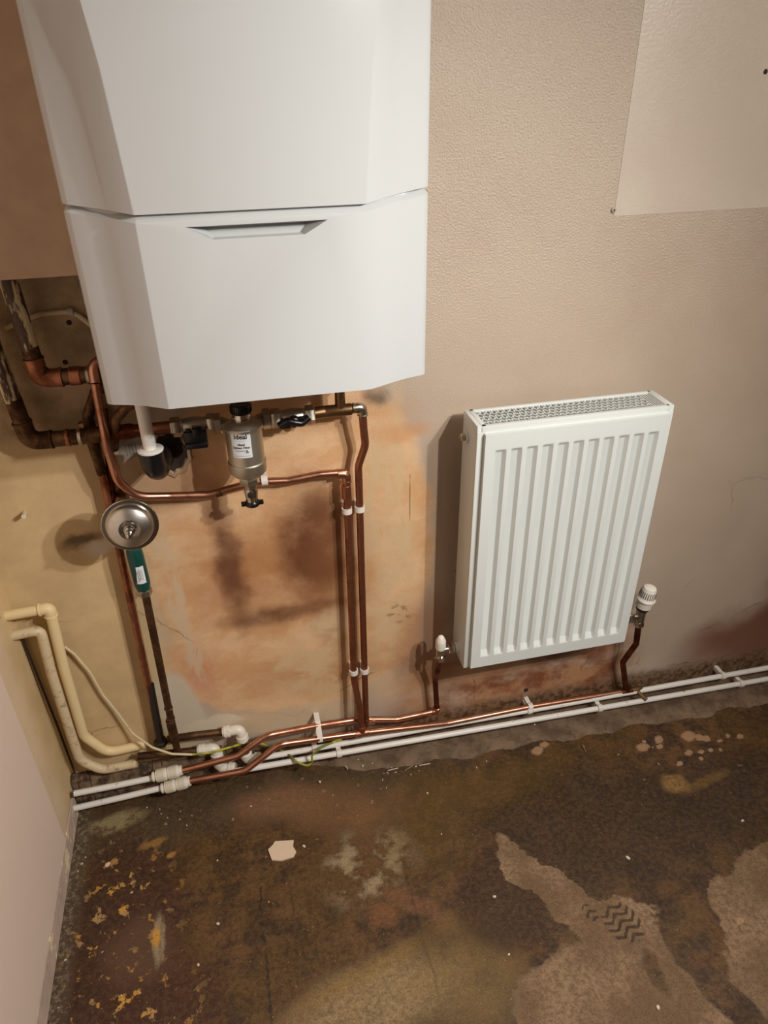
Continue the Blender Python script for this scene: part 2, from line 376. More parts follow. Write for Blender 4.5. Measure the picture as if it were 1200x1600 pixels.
    # scored lines running away from the wall
    for (lx, y0, y1, k) in ((.408, -.30, -.60, .8), (.47, -.22, -.5, .25), (.205, -.25, -.62, .3), (.72, -.3, -.62, .35)):
        f = m.math('MULTIPLY', m.sm(m.math('ABSOLUTE', m.math('SUBTRACT', m.math('ADD', x, m.math('MULTIPLY', m.math('SUBTRACT', n2, .5), .02)), lx)), .004, .001), m.math('MULTIPLY', m.sm(y, y1, y1+.03), m.sm(y, y0, y0-.03)))
        c = m.mix(m.math('MULTIPLY', f, m.math('MULTIPLY', m.sm(n3, .35, .5), k)), c, lin((34, 24, 18)))
    # dark gap along the left wall
    c = m.mix(m.math('MULTIPLY', m.sm(x, .05, .015), .7), c, m.mix(m.sm(n3, .45, .6), lin((66, 56, 46)), lin((150, 134, 110))))
    dots = m.math('MULTIPLY', m.sm(m.noise(P, 210, 2, .5), .70, .74), .7)
    c = m.mix(dots, c, lin((178, 152, 116)))
    c = m.mix(m.math('MULTIPLY', m.sm(n4, .46, .62), .6), c, m.mix(.55, c, lin((26, 16, 8))))
    c = m.mix(m.math('MULTIPLY', m.sm(n3, .56, .42), .14), c, m.mix(.6, c, lin((166, 132, 86))))
    m.col(c)
    wet = m.math('MULTIPLY', m.math('SUBTRACT', 1., dry), m.sm(n1, .35, .6, .4, 1.))
    m.rough(m.math('SUBTRACT', .86, m.math('MULTIPLY', wet, .38)))
    m.normal(m.bump(m.math('ADD', m.math('MULTIPLY', n3, .5), m.math('ADD', m.math('MULTIPLY', n2, .4), m.math('MULTIPLY', n4, .3))), .6, .005))
    return m.m
MAT['floor'] = floor_mat()
def strip_mat():
    m = NT('dusty_cement_strip', .85); P = m.geo(); n = m.noise(P, 14, 7, .65); n3 = m.noise(P, 90, 5)
    c = m.mix(m.sm(n, .38, .62), lin((122, 100, 78)), lin((88, 68, 50)))
    c = m.mix(m.math('MULTIPLY', m.sm(n3, .6, .7), .6), c, lin((60, 44, 32)))
    m.col(c); m.normal(m.bump(m.math('ADD', n, m.math('MULTIPLY', n3, .4)), .6, .005)); return m.m
MAT['strip'] = strip_mat()

# ------------------------------------------------------------------ mesh helpers
def at(u, v, y):
    r = RM @ V((u-600, -(v-800), -F)); t = (y-CP.y)/r.y; return CP+r*t
def atz(u, v, z):
    r = RM @ V((u-600, -(v-800), -F)); t = (z-CP.z)/r.z; return CP+r*t
WL = {}                                        # world location of every object's origin
def obj(name, bm, mat, parent=None, smooth=True, loc=None):
    me = bpy.data.meshes.new(name)
    bmesh.ops.recalc_face_normals(bm, faces=bm.faces)
    if loc is not None: bmesh.ops.translate(bm, verts=bm.verts, vec=-V(loc))
    bm.to_mesh(me); bm.free()
    if mat: me.materials.append(MAT[mat] if isinstance(mat, str) else mat)
    o = bpy.data.objects.new(name, me); COL.objects.link(o)
    if smooth:
        for p in me.polygons: p.use_smooth = True
        try: me.set_sharp_from_angle(angle=math.radians(38))
        except Exception: pass
    if loc is not None: o.location = V(loc)
    if parent is not None:
        o.parent = parent
        o.location = (V(loc) if loc is not None else V((0, 0, 0)))-WL[parent.name]
    WL[o.name] = V(loc) if loc is not None else V((0, 0, 0))
    return o
def thing(name, label, cat, loc, group=None):
    o = bpy.data.objects.new(name, None); o.empty_display_size = .02; COL.objects.link(o); o.location = V(loc); WL[o.name] = V(loc)
    return tag(o, label, cat, group)
def tag(o, label, cat, group=None):
    o['label'] = label; o['category'] = cat
    if group: o['group'] = group
    return o
def struct(o): o['kind'] = 'structure'; return o

def box(bm, a, b, bev=0, seg=2):
    a, b = V(a), V(b)
    g = bmesh.ops.create_cube(bm, size=1)
    vs = g['verts']
    for v in vs: v.co = V(((a.x+b.x)/2+v.co.x*(b.x-a.x), (a.y+b.y)/2+v.co.y*(b.y-a.y), (a.z+b.z)/2+v.co.z*(b.z-a.z)))
    if bev:
        es = list({e for v in vs for e in v.link_edges})
        bmesh.ops.bevel(bm, geom=es, offset=bev, segments=seg, affect='EDGES', profile=.5)
def fillet(pts, r, n=8):
    pts = [V(p) for p in pts]; out = [pts[0]]
    for i in range(1, len(pts)-1):
        rr = r[i] if isinstance(r, (list, tuple)) else r
        a, b, c = pts[i-1], pts[i], pts[i+1]
        d1 = (a-b); d2 = (c-b); l1, l2 = d1.length, d2.length; d1.normalize(); d2.normalize()
        ang = d1.angle(d2)
        if ang > math.pi-.02 or rr <= 0: out.append(b); continue
        t = min(rr/math.tan(ang/2), l1*.48, l2*.48)
        p1, p2 = b+d1*t, b+d2*t
        for k in range(n+1):
            s = k/n; out.append(p1*(1-s)**2+b*2*s*(1-s)+p2*s*s)
    out.append(pts[-1]); return out
def tube(bm, pts, r, fr=0, seg=16, n=8, cap=True):
    P = fillet(pts, fr, n) if fr else [V(p) for p in pts]
    R = r if isinstance(r, list) else [r]*len(P)
    if len(R) != len(P): R = [R[0]]*len(P)
    T = []
    for i in range(len(P)):
        d = (P[min(i+1, len(P)-1)]-P[max(i-1, 0)]); T.append(d.normalized())
    up = V((0, 0, 1)) if abs(T[0].z) < .9 else V((1, 0, 0))
    u = T[0].cross(up).normalized(); rings = []
    for i, p in enumerate(P):
        u = (u-T[i]*u.dot(T[i])).normalized(); w_ = T[i].cross(u)
        rings.append([bm.verts.new(p+(u*math.cos(2*math.pi*k/seg)+w_*math.sin(2*math.pi*k/seg))*R[i]) for k in range(seg)])
    for a, b in zip(rings, rings[1:]):
        for k in range(seg): bm.faces.new((a[k], a[(k+1) % seg], b[(k+1) % seg], b[k]))
    if cap: bm.faces.new(rings[0][::-1]); bm.faces.new(rings[-1])
def lathe(bm, prof, c, ax, seg=24, phase=0, close=True):
    """prof: list of (distance along ax, radius)"""
    c = V(c); ax = V(ax).normalized(); up = V((0, 0, 1)) if abs(ax.z) < .9 else V((0, -1, 0))
    u = ax.cross(up).normalized(); w_ = ax.cross(u); rings = []
    for h, r in prof:
        rings.append([bm.verts.new(c+ax*h+(u*math.cos(2*math.pi*k/seg+phase)+w_*math.sin(2*math.pi*k/seg+phase))*max(r, 1e-5)) for k in range(seg)])
    for a, b in zip(rings, rings[1:]):
        for k in range(seg): bm.faces.new((a[k], a[(k+1) % seg], b[(k+1) % seg], b[k]))
    if close: bm.faces.new(rings[0][::-1]); bm.faces.new(rings[-1])
def BM(): return bmesh.new()
def mk(fn, *a, **k):
    bm = BM(); fn(bm, *a, **k); return bm
def hexnut(bm, c, ax, r, h, phase=0):
    lathe(bm, [(-h/2, r*.9), (-h/2+h*.12, r), (h/2-h*.12, r), (h/2, r*.9)], c, ax, 6, phase)
def sleeve(bm, p, d, r, L):
    p, d = V(p), V(d).normalized()
    lathe(bm, [(-L/2, r), (-L/2+.001, r+.0012), (L/2-.001, r+.0012), (L/2, r)], p, d, 20)

# ------------------------------------------------------------------ the room shell
def room_box(name, a, b, mat, bev=0): return struct(obj(name, mk(box, a, b, bev), mat, smooth=False))
room_box('floor', (-.1, -3, -.1), (3.0, .08, 0), 'floor')
room_box('ceiling', (-.1, -3, 2.4), (3.0, .08, 2.5), 'ceil')
room_box('wall_back', (-.1, 0, 0), (3.0, .08, 2.4), 'wall')
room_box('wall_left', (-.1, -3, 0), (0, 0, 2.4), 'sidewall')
room_box('wall_right', (2.9, -3, 0), (3.0, 0, 2.4), 'roomwall')
room_box('wall_front', (0, -3.08, 0), (2.9, -3, 2.4), 'roomwall')
# raised board facing on the left wall, starting a little way out of the corner
bm = BM(); box(bm, (.0, -2.9, .075), (.008, -.16, 1.9), .002); struct(obj('trim_1', bm, 'board', smooth=False))
# narrow plaster lip below it
bm = BM(); box(bm, (.0, -2.9, .0), (.004, -.03, .058), .0015); struct(obj('trim_2', bm, 'skirt', smooth=False))
# smoother patched board upper right
bm = BM(); box(bm, (1.197, -.0007, 1.262), (2.9, .0, 2.4), .0003); struct(obj('trim_3', bm, 'patch', smooth=False))
# cement strip at the foot of the wall: ragged edge, slightly raised
def strip():
    bm = BM(); N = 180; rows = 8; g = []
    for i in range(N+1):
        x = .46+i*(2.9-.46)/N
        e = .095+.03*max(0, x-.85)+.006*math.sin(x*21)+.005*math.sin(x*47+1)+random.uniform(-.003, .003)
        e *= min(1, max(.25, (x-.46)/.3))
        g.append([bm.verts.new((x, -e*j/rows, (.006 if j < rows-1 else (.004 if j < rows else -.002))+random.uniform(-.001, .001)*(j < rows))) for j in range(rows+1)])
    for a, b in zip(g, g[1:]):
        for j in range(rows): bm.faces.new((a[j], b[j], b[j+1], a[j+1]))
    return bm
struct(obj('trim_4', strip(), 'strip'))
# crumbling mortar ledge in the left corner behind the pipes
def ledge():
    bm = BM(); N = 110; g = []
    for i in range(N+1):
        x = .002+i*.50/N; t = max(0, (x-.36)/.14)
        h = (.088+.004*math.sin(x*60)+random.uniform(-.003, .003))*(1-t*.9); d = (.016+.003*math.sin(x*43)+random.uniform(-.0015, .0015))*(1-t*.6)
        g.append([bm.verts.new(p) for p in ((x, 0, h+.004), (x, -d*.5, h+random.uniform(-.002, .002)), (x, -d, h-.006), (x, -d-.004+random.uniform(-.001, .001), h*.5), (x, -d-.006, -.001))])
    for a, b in zip(g, g[1:]):
        for j in range(4): bm.faces.new((a[j], b[j], b[j+1], a[j+1]))
    return bm
struct(obj('trim_5', ledge(), 'mortar'))
# dark hole where the waste pipe goes into the wall
def hole():
    bm = BM(); c = at(266, 706, 0); N = 36; prev = None
    prof = [(1.28, 0.0, 0), (1.16, -.004, 0), (1.02, -.005, 0), (.93, -.0012, 1), (.0, -.0008, 1)]
    js = [1+.06*math.sin(k*1.7)+random.uniform(-.04, .04) for k in range(N)]
    rings = [[bm.verts.new((c.x+.034*s*js[k]*math.cos(2*math.pi*k/N), y, c.z+.044*s*js[k]*math.sin(2*math.pi*k/N))) for k in range(N)] for s, y, _ in prof[:-1]]
    for a, b in zip(rings, rings[1:]):
        for k in range(N): bm.faces.new((a[k], a[(k+1) % N], b[(k+1) % N], b[k]))
    inner = bm.faces.new(rings[-1])
    return bm, inner.index
bm = BM(); c = at(266, 706, 0)
N = 36; js = [1+.05*math.sin(k*1.7)+random.uniform(-.04, .04) for k in range(N)]
rings = [[bm.verts.new((c.x+.030*s*js[k]*math.cos(2*math.pi*k/N), y, c.z+.040*s*js[k]*math.sin(2*math.pi*k/N))) for k in range(N)] for s, y in ((1.3, 0.), (1.2, -.004), (1.02, -.005), (.95, -.0015))]
for a, b in zip(rings, rings[1:]):
    for k in range(N): bm.faces.new((a[k], a[(k+1) % N], b[(k+1) % N], b[k]))
struct(obj('trim_6', bm, 'ringmortar'))
bm = BM(); bm.faces.new([bm.verts.new((c.x+.029*js[k]*math.cos(2*math.pi*k/N), -.0012, c.z+.039*js[k]*math.sin(2*math.pi*k/N))) for k in range(N)])
struct(obj('trim_7', bm, 'hole'))

# pipe boxing, upper left
bx0 = thing('pipe_boxing', 'tan painted wooden boxing on the wall left of the boiler, pipes coming out below', 'boxing', (.13, 0, 1.25))
bm = BM(); box(bm, (.0, -.125, 1.246), (.30, -.113, 2.4), .0015); obj('front_board', bm, 'boxing', bx0, False)
bm = BM(); box(bm, (.288, -.113, 1.25), (.30, .0, 2.4), .001); obj('side_board', bm, 'boxing', bx0, False)

# ------------------------------------------------------------------ boiler
BL, BR = .312, .774; YC, YS = -.33, -.27
def zseam(x):      # seam line height: lowest in the middle
    return 1.349+.012*abs((x-.54)/.23)**2
def boiler():
    root = thing('boiler', 'large white wall hung boiler with faceted glossy front', 'boiler', (.54, 0, 1.115))
    z0, z1 = 1.112, 1.349
    # lower cover: front profile columns (x, y) with handle hole
    def prof(t_lo):   # returns x,y list left->right at lower part
        return [(BL, 0.0), (BL, YS+.012), (BL+.003, YS+.004), (BL+.010, YS-.002), (BL+.032, YS-.0125), (BL+.056, YS-.029), (.3995, YC), (.675, YC), (BR-.058, YS-.029), (BR-.034, YS-.0125), (BR-.010, YS-.002), (BR-.003, YS+.004), (BR, YS+.012), (BR, 0.0)]
    bm = BM()
    xs = prof(0); zt = lambda x: zseam(x)-.0080
    zb = lambda x, y: z0+(YC-y)*(-.12 if x < .5 else -.16) if y < -.2 else z0+.005
    bot = [bm.verts.new((x, y, z0 + (y-YC)*-.16*(1 if y < -.2 else 0)-(.010 if y > -.2 else 0))) for i, (x, y) in enumerate(xs)]
    top = [bm.verts.new((x, y, zt(x))) for (x, y) in xs]
    lip = [bm.verts.new((x*1 if i in (0, 13) else x+(.54-x)*.02, (y+.008 if y < -.1 else y), zt(x)+.0065)) for i, (x, y) in enumerate(xs)]
    for i in range(13):
        if i != 6: bm.faces.new((bot[i], bot[i+1], top[i+1], top[i]))
        bm.faces.new((top[i], top[i+1], lip[i+1], lip[i]))
    # bottom face
    bm.faces.new(bot[::-1])
    # handle opening
    tl, tr_, br_, bl_ = (.455, 1.3385), (.626, 1.3385), (.597, 1.323), (.485, 1.323)
    H = [bm.verts.new((x, YC, z)) for x, z in (bl_, br_, tr_, tl)]
    bb, bt = (bot[6], bot[7]), (top[6], top[7])
    bm.faces.new((bb[0], bb[1], H[1], H[0])); bm.faces.new((bb[1], bt[1], H[2], H[1])); bm.faces.new((bt[1], bt[0], H[3], H[2])); bm.faces.new((bt[0], bb[0], H[0], H[3]))
    # bevel the crease edges a little
    cre = [e for e in bm.edges if (e.verts[0] in bot[6:8] and e.verts[1] in top[6:8])]
    bmesh.ops.bevel(bm, geom=cre, offset=.0012, segments=1, affect='EDGES')
    lower = obj('lower_cover', bm, 'boiler', root)
    # handle recess
    bm = BM()
    F0 = [bm.verts.new((x, YC+.0003, z)) for x, z in (bl_, br_, tr_, tl)]
    F1 = [bm.verts.new((x, y, z)) for x, y, z in ((.487, YC+.012, 1.3235), (.592, YC+.012, 1.3235), (.603, YC+.024, 1.3330), (.478, YC+.024, 1.3330))]
    for i in range(4): bm.faces.new((F0[i], F0[(i+1) % 4], F1[(i+1) % 4], F1[i]))
    bm.faces.new(F1)
    obj('handle_recess', bm, 'boiler', lower, False)
    # upper cover: widens upward
    bm = BM(); rows = []
    levels = [(1.3535, .3995, .675, YC, YS), (1.50, .392, .686, YC-.002, YS), (1.62, .378, .705, YC-.004, YS), (1.86, .345, .745, YC-.006, YS)]
    def row(z, l, r, yc, ys, seam=False, ins=0):
        P = [(BL, 0.), (BL, ys+.012), (BL+.003, ys+.004), (BL+.010, ys-.002), (BL+.010+(l-BL-.010)*.29, ys-.0125), (BL+.010+(l-BL-.010)*.60, ys-.029), (l, yc), (r, yc), (BR-.010-(BR-.010-r)*.60, ys-.029), (BR-.010-(BR-.010-r)*.29, ys-.0125), (BR-.010, ys-.002), (BR-.003, ys+.004), (BR, ys+.012), (BR, 0.)]
        return [bm.verts.new((x+(.54-x)*ins*.3, (y+ins*.02 if y < -.1 else y), (zseam(x)+.0012 if seam else z)-(0 if not ins else .002))) for x, y in P]
    r0 = row(0, .3995, .675, YC, YS, True, .3); rows.append(r0)
    for k, (z, l, r, yc, ys) in enumerate(levels): rows.append(row(z, l, r, yc, ys, k == 0))
    for a, b in zip(rows, rows[1:]):
        for i in range(13): bm.faces.new((a[i], a[i+1], b[i+1], b[i]))
    bm.faces.new(rows[-1])
    cre = [e for e in bm.edges if e.is_manifold and abs(e.verts[0].co.z-e.verts[1].co.z) > .02 and e.verts[0].co.y < -.325]
    bmesh.ops.bevel(bm, geom=cre, offset=.0012, segments=1, affect='EDGES')
    obj('upper_cover', bm, 'boiler', root)
    # casing behind the seam
    bm = BM(); box(bm, (BL+.012, -.25, 1.125), (BR-.012, -.001, 1.85)); obj('casing', bm, 'boiler_in', root, False)
    bm = BM(); tube(bm, [(.325, -.25, 1.356), (.402, -.305, 1.348), (.54, -.310, 1.3455), (.672, -.305, 1.348), (.762, -.25, 1.356)], .010, .01, 8)
    obj('seam_channel', bm, 'boiler_in', root)
boiler()

# ------------------------------------------------------------------ radiator
def radiator():
    X0, X1, Z0, Z1 = .917, 1.320, .330, .930; YF, YB = -.116, -.036
    root = thing('radiator', 'white steel panel radiator with vertical grooves and a mesh top', 'radiator', (1.118, 0, .33))
    # front panel
    px0, px1, pz0, pz1 = X0+.0135, X1-.0095, Z0+.006, Z1-.014
    yf = YF-.0112; dep = .0095
    cx = [px0+(px1-px0)*(k+1)/12 for k in range(11)]
    XS = [(px0, 0)]
    for c in cx: XS += [(c-.0125, 0), (c-.0115, 0), (c-.0105, .12), (c-.0075, .88), (c-.0065, 1), (c-.0055, 1), (c+.0055, 1), (c+.0065, 1), (c+.0075, .88), (c+.0105, .12), (c+.0115, 0), (c+.0125, 0)]
    XS.append((px1, 0))
    zt, zb = pz1-.033, pz0+.03
    ZS = [(pz0, 0), (zb-.002, 0), (zb, 0), (zb+.002, .15), (zb+.012, .9), (zb+.014, 1), (zt-.010, 1), (zt-.008, .9), (zt-.002, .15), (zt, 0), (zt+.002, 0), (pz1, 0)]
    bm = BM(); g = [[bm.verts.new((x, yf+dep*min(fx, fz), z)) for x, fx in XS] for z, fz in ZS]
    for a, b in zip(g, g[1:]):
        for i in range(len(XS)-1): bm.faces.new((a[i], a[i+1], b[i+1], b[i]))
    # folded rim
    def rim(vs):
        back = [bm.verts.new((v.co.x, YF-.0008, v.co.z)) for v in vs]
        for i in range(len(vs)-1): bm.faces.new((vs[i], vs[i+1], back[i+1], back[i]))
    rim(g[0]); rim(g[-1]); rim([r[0] for r in g]); rim([r[-1] for r in g])
    obj('front_panel', bm, 'rad', root)
    # side panels
    for s, xa in ((0, X0), (1, X1-.009)):
        bm = BM(); box(bm, (xa, YF, Z0), (xa+.009, YB, Z1), .0015); o = obj('side_panel', bm, 'rad', root)
        if s == 0:
            bm = BM(); lathe(bm, [(0, .0125), (.004, .0125), (.005, .009)], (X0+.001, -.062, Z1-.045), (-1, 0, 0), 20); q = obj('bleed_plug', bm, 'rad', o)
            bm = BM(); lathe(bm, [(0, .0075), (.009, .0075), (.010, .006)], (X0-.003, -.062, Z1-.045), (-1, 0, 0), 16)
            lathe(bm, [(0, .003), (.004, .003)], (X0-.012, -.062, Z1-.045), (-1, 0, 0), 4); obj('bleed_screw', bm, 'nickel', o)
        bm = BM(); lathe(bm, [(0, .013), (.005, .013), (.007, .010)], (X0+.001 if s == 0 else X1-.001, -.072, Z0+.026), (-1 if s == 0 else 1, 0, 0), 20); obj('tapping_boss', bm, 'rad', o)
    bm = BM(); box(bm, (X0+.0005, YF-.0012, Z0+.0005), (X1-.0005, YF+.002, Z1-.012), .0008); obj('front_frame', bm, 'rad', root)
    # rear panel
    bm = BM(); box(bm, (X0+.009, YB-.006, Z0+.006), (X1-.009, YB, Z1-.006), .001); obj('rear_panel', bm, 'rad', root)
    # convector fins
    bm = BM()
    for k in range(48):
        x = X0+.016+k*(X1-X0-.032)/47; box(bm, (x-.0004, YF+.006, Z0+.03), (x+.0004, YB-.008, Z1-.035))
    obj('convector_fins', bm, 'rad_in', root, False)
    # bottom web
    bm = BM(); box(bm, (X0+.009, YF, Z0), (X1-.009, YF+.004, Z0+.012), .0008); obj('bottom_rail', bm, 'rad', root)
    # top grille
    gx0, gx1, gy0, gy1, gz = X0+.009, X1-.009, YF+.0, YB, Z1-.003
    bm = BM()
    box(bm, (gx0, gy0-.001, Z1-.016), (gx1, gy0+.009, Z1), .0015); box(bm, (gx0, gy1-.008, Z1-.012), (gx1, gy1, Z1), .0015)
    box(bm, (gx0, gy0, Z1-.006), (gx0+.009, gy1, Z1), .001); box(bm, (gx1-.006, gy0, Z1-.006), (gx1, gy1, Z1), .001)
    top = obj('top_grille', bm, 'rad', root)
    bm = BM(); ya, yb = gy0+.008, gy1-.007; D = yb-ya
    xa, xb = gx0+.008, gx1-.030
    def bar(p, q, wd=.0013, h=.003):
        d = (V(q)-V(p)); n = V((-d.y, d.x, 0)).normalized()*wd; up = V((0, 0, h))
        vs = [bm.verts.new(V(a)+s*n-u*up) for u in (0, 1) for a, s in ((p, 1), (p, -1), (q, -1), (q, 1))]
        for f in ((0, 1, 2, 3), (4, 5, 6, 7), (0, 1, 5, 4), (1, 2, 6, 5), (2, 3, 7, 6), (3, 0, 4, 7)): bm.faces.new([vs[i] for i in f])
    pitch = .0122; run = D*.5; sl = D/run
    for sgn in (1, -1):
        x = xa-run-pitch
        while x < xb+run:
            x += pitch
            a, b = (x, x+run)
            lo, hi = max(a, xa), min(b, xb)
            if hi-lo < .002: continue
            f = lambda q: ya+(q-a)*sl if sgn > 0 else yb-(q-a)*sl
            bar((lo, f(lo), gz), (hi, f(hi), gz))
    for k in range(4):
        y = ya+D*(k+.5)/4; 
    for k in range(5):
        x = xb+.002+k*.0052; bar((x, ya, gz), (x, yb, gz), .0012)
    obj('grille_mesh', bm, 'rad', top, False)
    # wall brackets
    for x in (X0+.09, X1-.09):
        bm = BM(); box(bm, (x-.012, YB-.001, Z0+.06), (x+.012, -.0, Z1-.06), .001); obj('wall_bracket', bm, 'rad_in', root, False)
    return root
radiator()

# ------------------------------------------------------------------ pipe fittings helper
def solder_elbow(parent, p, a, b, r, L, mat, name='elbow'):
    """elbow at corner p with arms toward a and b"""
    p, a, b = V(p), V(a), V(b); d1 = (a-p).normalized(); d2 = (b-p).normalized()
    bm = BM(); tube(bm, [p+d1*L, p, p+d2*L], r+.0016, L*.75, 18); 
    sleeve(bm, p+d1*(L-.002), d1, r+.0016, .004); sleeve(bm, p+d2*(L-.002), d2, r+.0016, .004)
    return obj(name, bm, mat, parent)
R15, R22, R28 = .0076, .0112, .0138

# --- upper left painted riser (28 mm) turning right behind the boiler
a, b, c_ = at(32, 440, -.055), at(62, 592, -.055), at(215, 588, -.055)
a = V((b.x-.012, -.055, 1.40)); b = V((b.x, -.055, b.z)); c_ = V((c_.x, -.055, b.z))
t = thing('heating_pipe', 'thick flaking painted pipe, right of two risers under the boxing, elbowing behind the boiler', 'pipe', b)
bm = BM(); tube(bm, [a, b+V((-.002, 0, .05))], R28); obj('painted_riser', bm, 'flaking', t)
bm = BM(); tube(bm, [b+V((-.002, 0, .055)), b, c_], R28, .03); obj('pipe_run', bm, 'copper_dark', t)
solder_elbow(t, b, b+V((-.04, 0, 1)), c_, R28, .036, 'copper_old')
for dx, mt in ((.055, 'copper_old'), (.075, 'solder')):
    bm = BM(); sleeve(bm, b+V((dx, 0, 0)), (1, 0, 0), R28+.0005, .018 if mt == 'copper_old' else .006); obj('joint', bm, mt, t)
# --- left painted riser turning right to the isolating valve
b = at(46, 690, -.05); c_ = at(276, 664, -.05); c_.z = b.z
a = V((b.x-.03, -.05, 1.40)); m1 = b+V((-.006, 0, .075))
t = thing('heating_pipe', 'thick flaking painted pipe at the far left, elbowing right toward the black-lever valve', 'pipe', b)
bm = BM(); tube(bm, [a, m1], R28); obj('painted_riser', bm, 'flaking', t)
bm = BM(); tube(bm, [m1+V((0, 0, .004)), b, V((.27, -.05, b.z))], R28, .03); obj('pipe_run', bm, 'copper_dark', t)
solder_elbow(t, b, m1, c_, R28, .038, 'copper_dark')
for dx in (.062, .082):
    bm = BM(); sleeve(bm, b+V((dx, 0, 0)), (1, 0, 0), R28+.0003, .007); obj('joint', bm, 'solder' if dx > .07 else 'copper_old', t)
bm = BM(); lathe(bm, [(0, R28), (.05, R28), (.058, R22), (.07, R22)], V((.255, -.05, b.z)), (1, 0, 0)); obj('reducer', bm, 'copper_rust', t)
bm = BM(); tube(bm, [V((.30, -.05, b.z)), V((c_.x, -.05, b.z))], R22); obj('thin_run', bm, 'copper_old', t)
VZ = b.z          # height of the valve line
# --- looping dark pipes
t = thing('looped_pipe', 'dark tarnished pipe looping down behind the bright copper pipe left of the boiler', 'pipe', at(145, 690, -.03))
bm = BM(); tube(bm, [at(172, 606, -.03), at(152, 606, -.03), at(137, 650, -.03), at(144, 690, -.03), at(160, 740, -.022)], .0095, .03); obj('bent_pipe', bm, 'copper_dark', t)
bm = BM(); hexnut(bm, at(131, 668, -.016), (1, 0, .2), .012, .014); obj('nut', bm, 'brass', t)
t = obj('looped_pipe', mk(tube, [at(226, 628, -.09), at(200, 633, -.085), at(180, 655, -.075), at(178, 700, -.026)], .0085, .03), 'copper_dark')
tag(t, 'dark curved pipe arching from under the boiler beside the white waste pipe', 'pipe')

# --- long bright copper pipe: from left of boiler, around under the filter, and down
P3 = [at(149, 598, -.075), at(151, 612, -.075), at(168, 700, -.07), at(184, 752, -.06), at(213, 776, -.05), at(262, 775, -.032), at(328, 773, -.028), at(398, 753, -.028), at(450, 751, -.028), at(500, 741, -.028), at(541, 738, -.028)]
e = at(541, 740, -.028)
xv = e.x
low = at(553, 1062, -.030); 
t = thing('copper_pipe', 'long bent copper pipe sweeping under the filter then down, left of the upright pair', 'pipe', e)
bm = BM(); tube(bm, P3, R15, [.0, .01, .05, .05, .06, .05, .06, .05, .04, .04, 0]); obj('swept_run', bm, 'copper', t)
P3b = [V(e), V((low.x, -.030, low.z)), at(561, 1100, -.045), at(566, 1146, -.052)]
bm = BM(); tube(bm, P3b, R15, .05); obj('upright_run', bm, 'copper_old', t)
solder_elbow(t, e, P3[-2], P3b[1], R15, .018, 'copper')
bm = BM(); sleeve(bm, at(541, 768, -.028), (0, 0, 1), R15+.001, .03); obj('socket', bm, 'copper_old', t)
bm = BM(); tube(bm, [P3[0], P3[0]+V((0.0, .01, .03)), P3[0]+V((.05, .02, .035))], R15+.0012, .02); obj('elbow', bm, 'copper', t)
bm = BM(); tube(bm, [at(337, 771, -.0281), at(347, 768, -.0281)], R15+.0003); obj('scorched_band', bm, 'copper_dark', t)

# --- copper from tee behind right valve, elbow, down the right upright
vy = -.052
tee = at(532, 640, vy); tee.z = VZ+.0; el = at(566, 640, vy); el = V((el.x, vy, tee.z+.002))
t = thing('copper_pipe', 'copper pipe from the tee under the boiler, kinking down, right of the upright pair', 'pipe', el)
bm = BM(); tube(bm, [tee, el], R15); obj('short_run', bm, 'copper_old', t)
low = at(570, 1062, -.028)
D = [el, at(568, 668, -.045), at(571, 695, -.04), at(560, 728, -.032), at(562, 790, -.028), V((low.x, -.028, low.z)), at(572, 1133, -.034)]
bm = BM(); tube(bm, D, R15, .05); obj('upright_run', bm, 'copper_old', t)
solder_elbow(t, el, tee, D[1], R15, .018, 'solder')
bm = BM(); lathe(bm, [(-.04, R22*.8), (-.03, R22*.9), (-.028, R22), (.02, R22), (.022, R15+.001), (.036, R15+.001)], tee, (1, 0, 0)); lathe(bm, [(0, R22*.85), (.02, R22*.85), (.06, R15+.001)], tee, (0, 0, 1))
obj('tee', bm, 'brass', t)
bm = BM(); tube(bm, [tee+V((0, 0, .03)), tee+V((0, -.02, .17))], R15, 0); obj('boiler_tail', bm, 'brass', t)
bm = BM(); hexnut(bm, tee+V((0, -.007, .062)), (0, 0, 1), .015, .016); obj('tail_nut', bm, 'nickel', t)
bm = BM(); tube(bm, [tee+V((-.075, -.004, 0)), tee+V((-.03, 0, 0))], R22); obj('valve_tail', bm, 'brass', t)

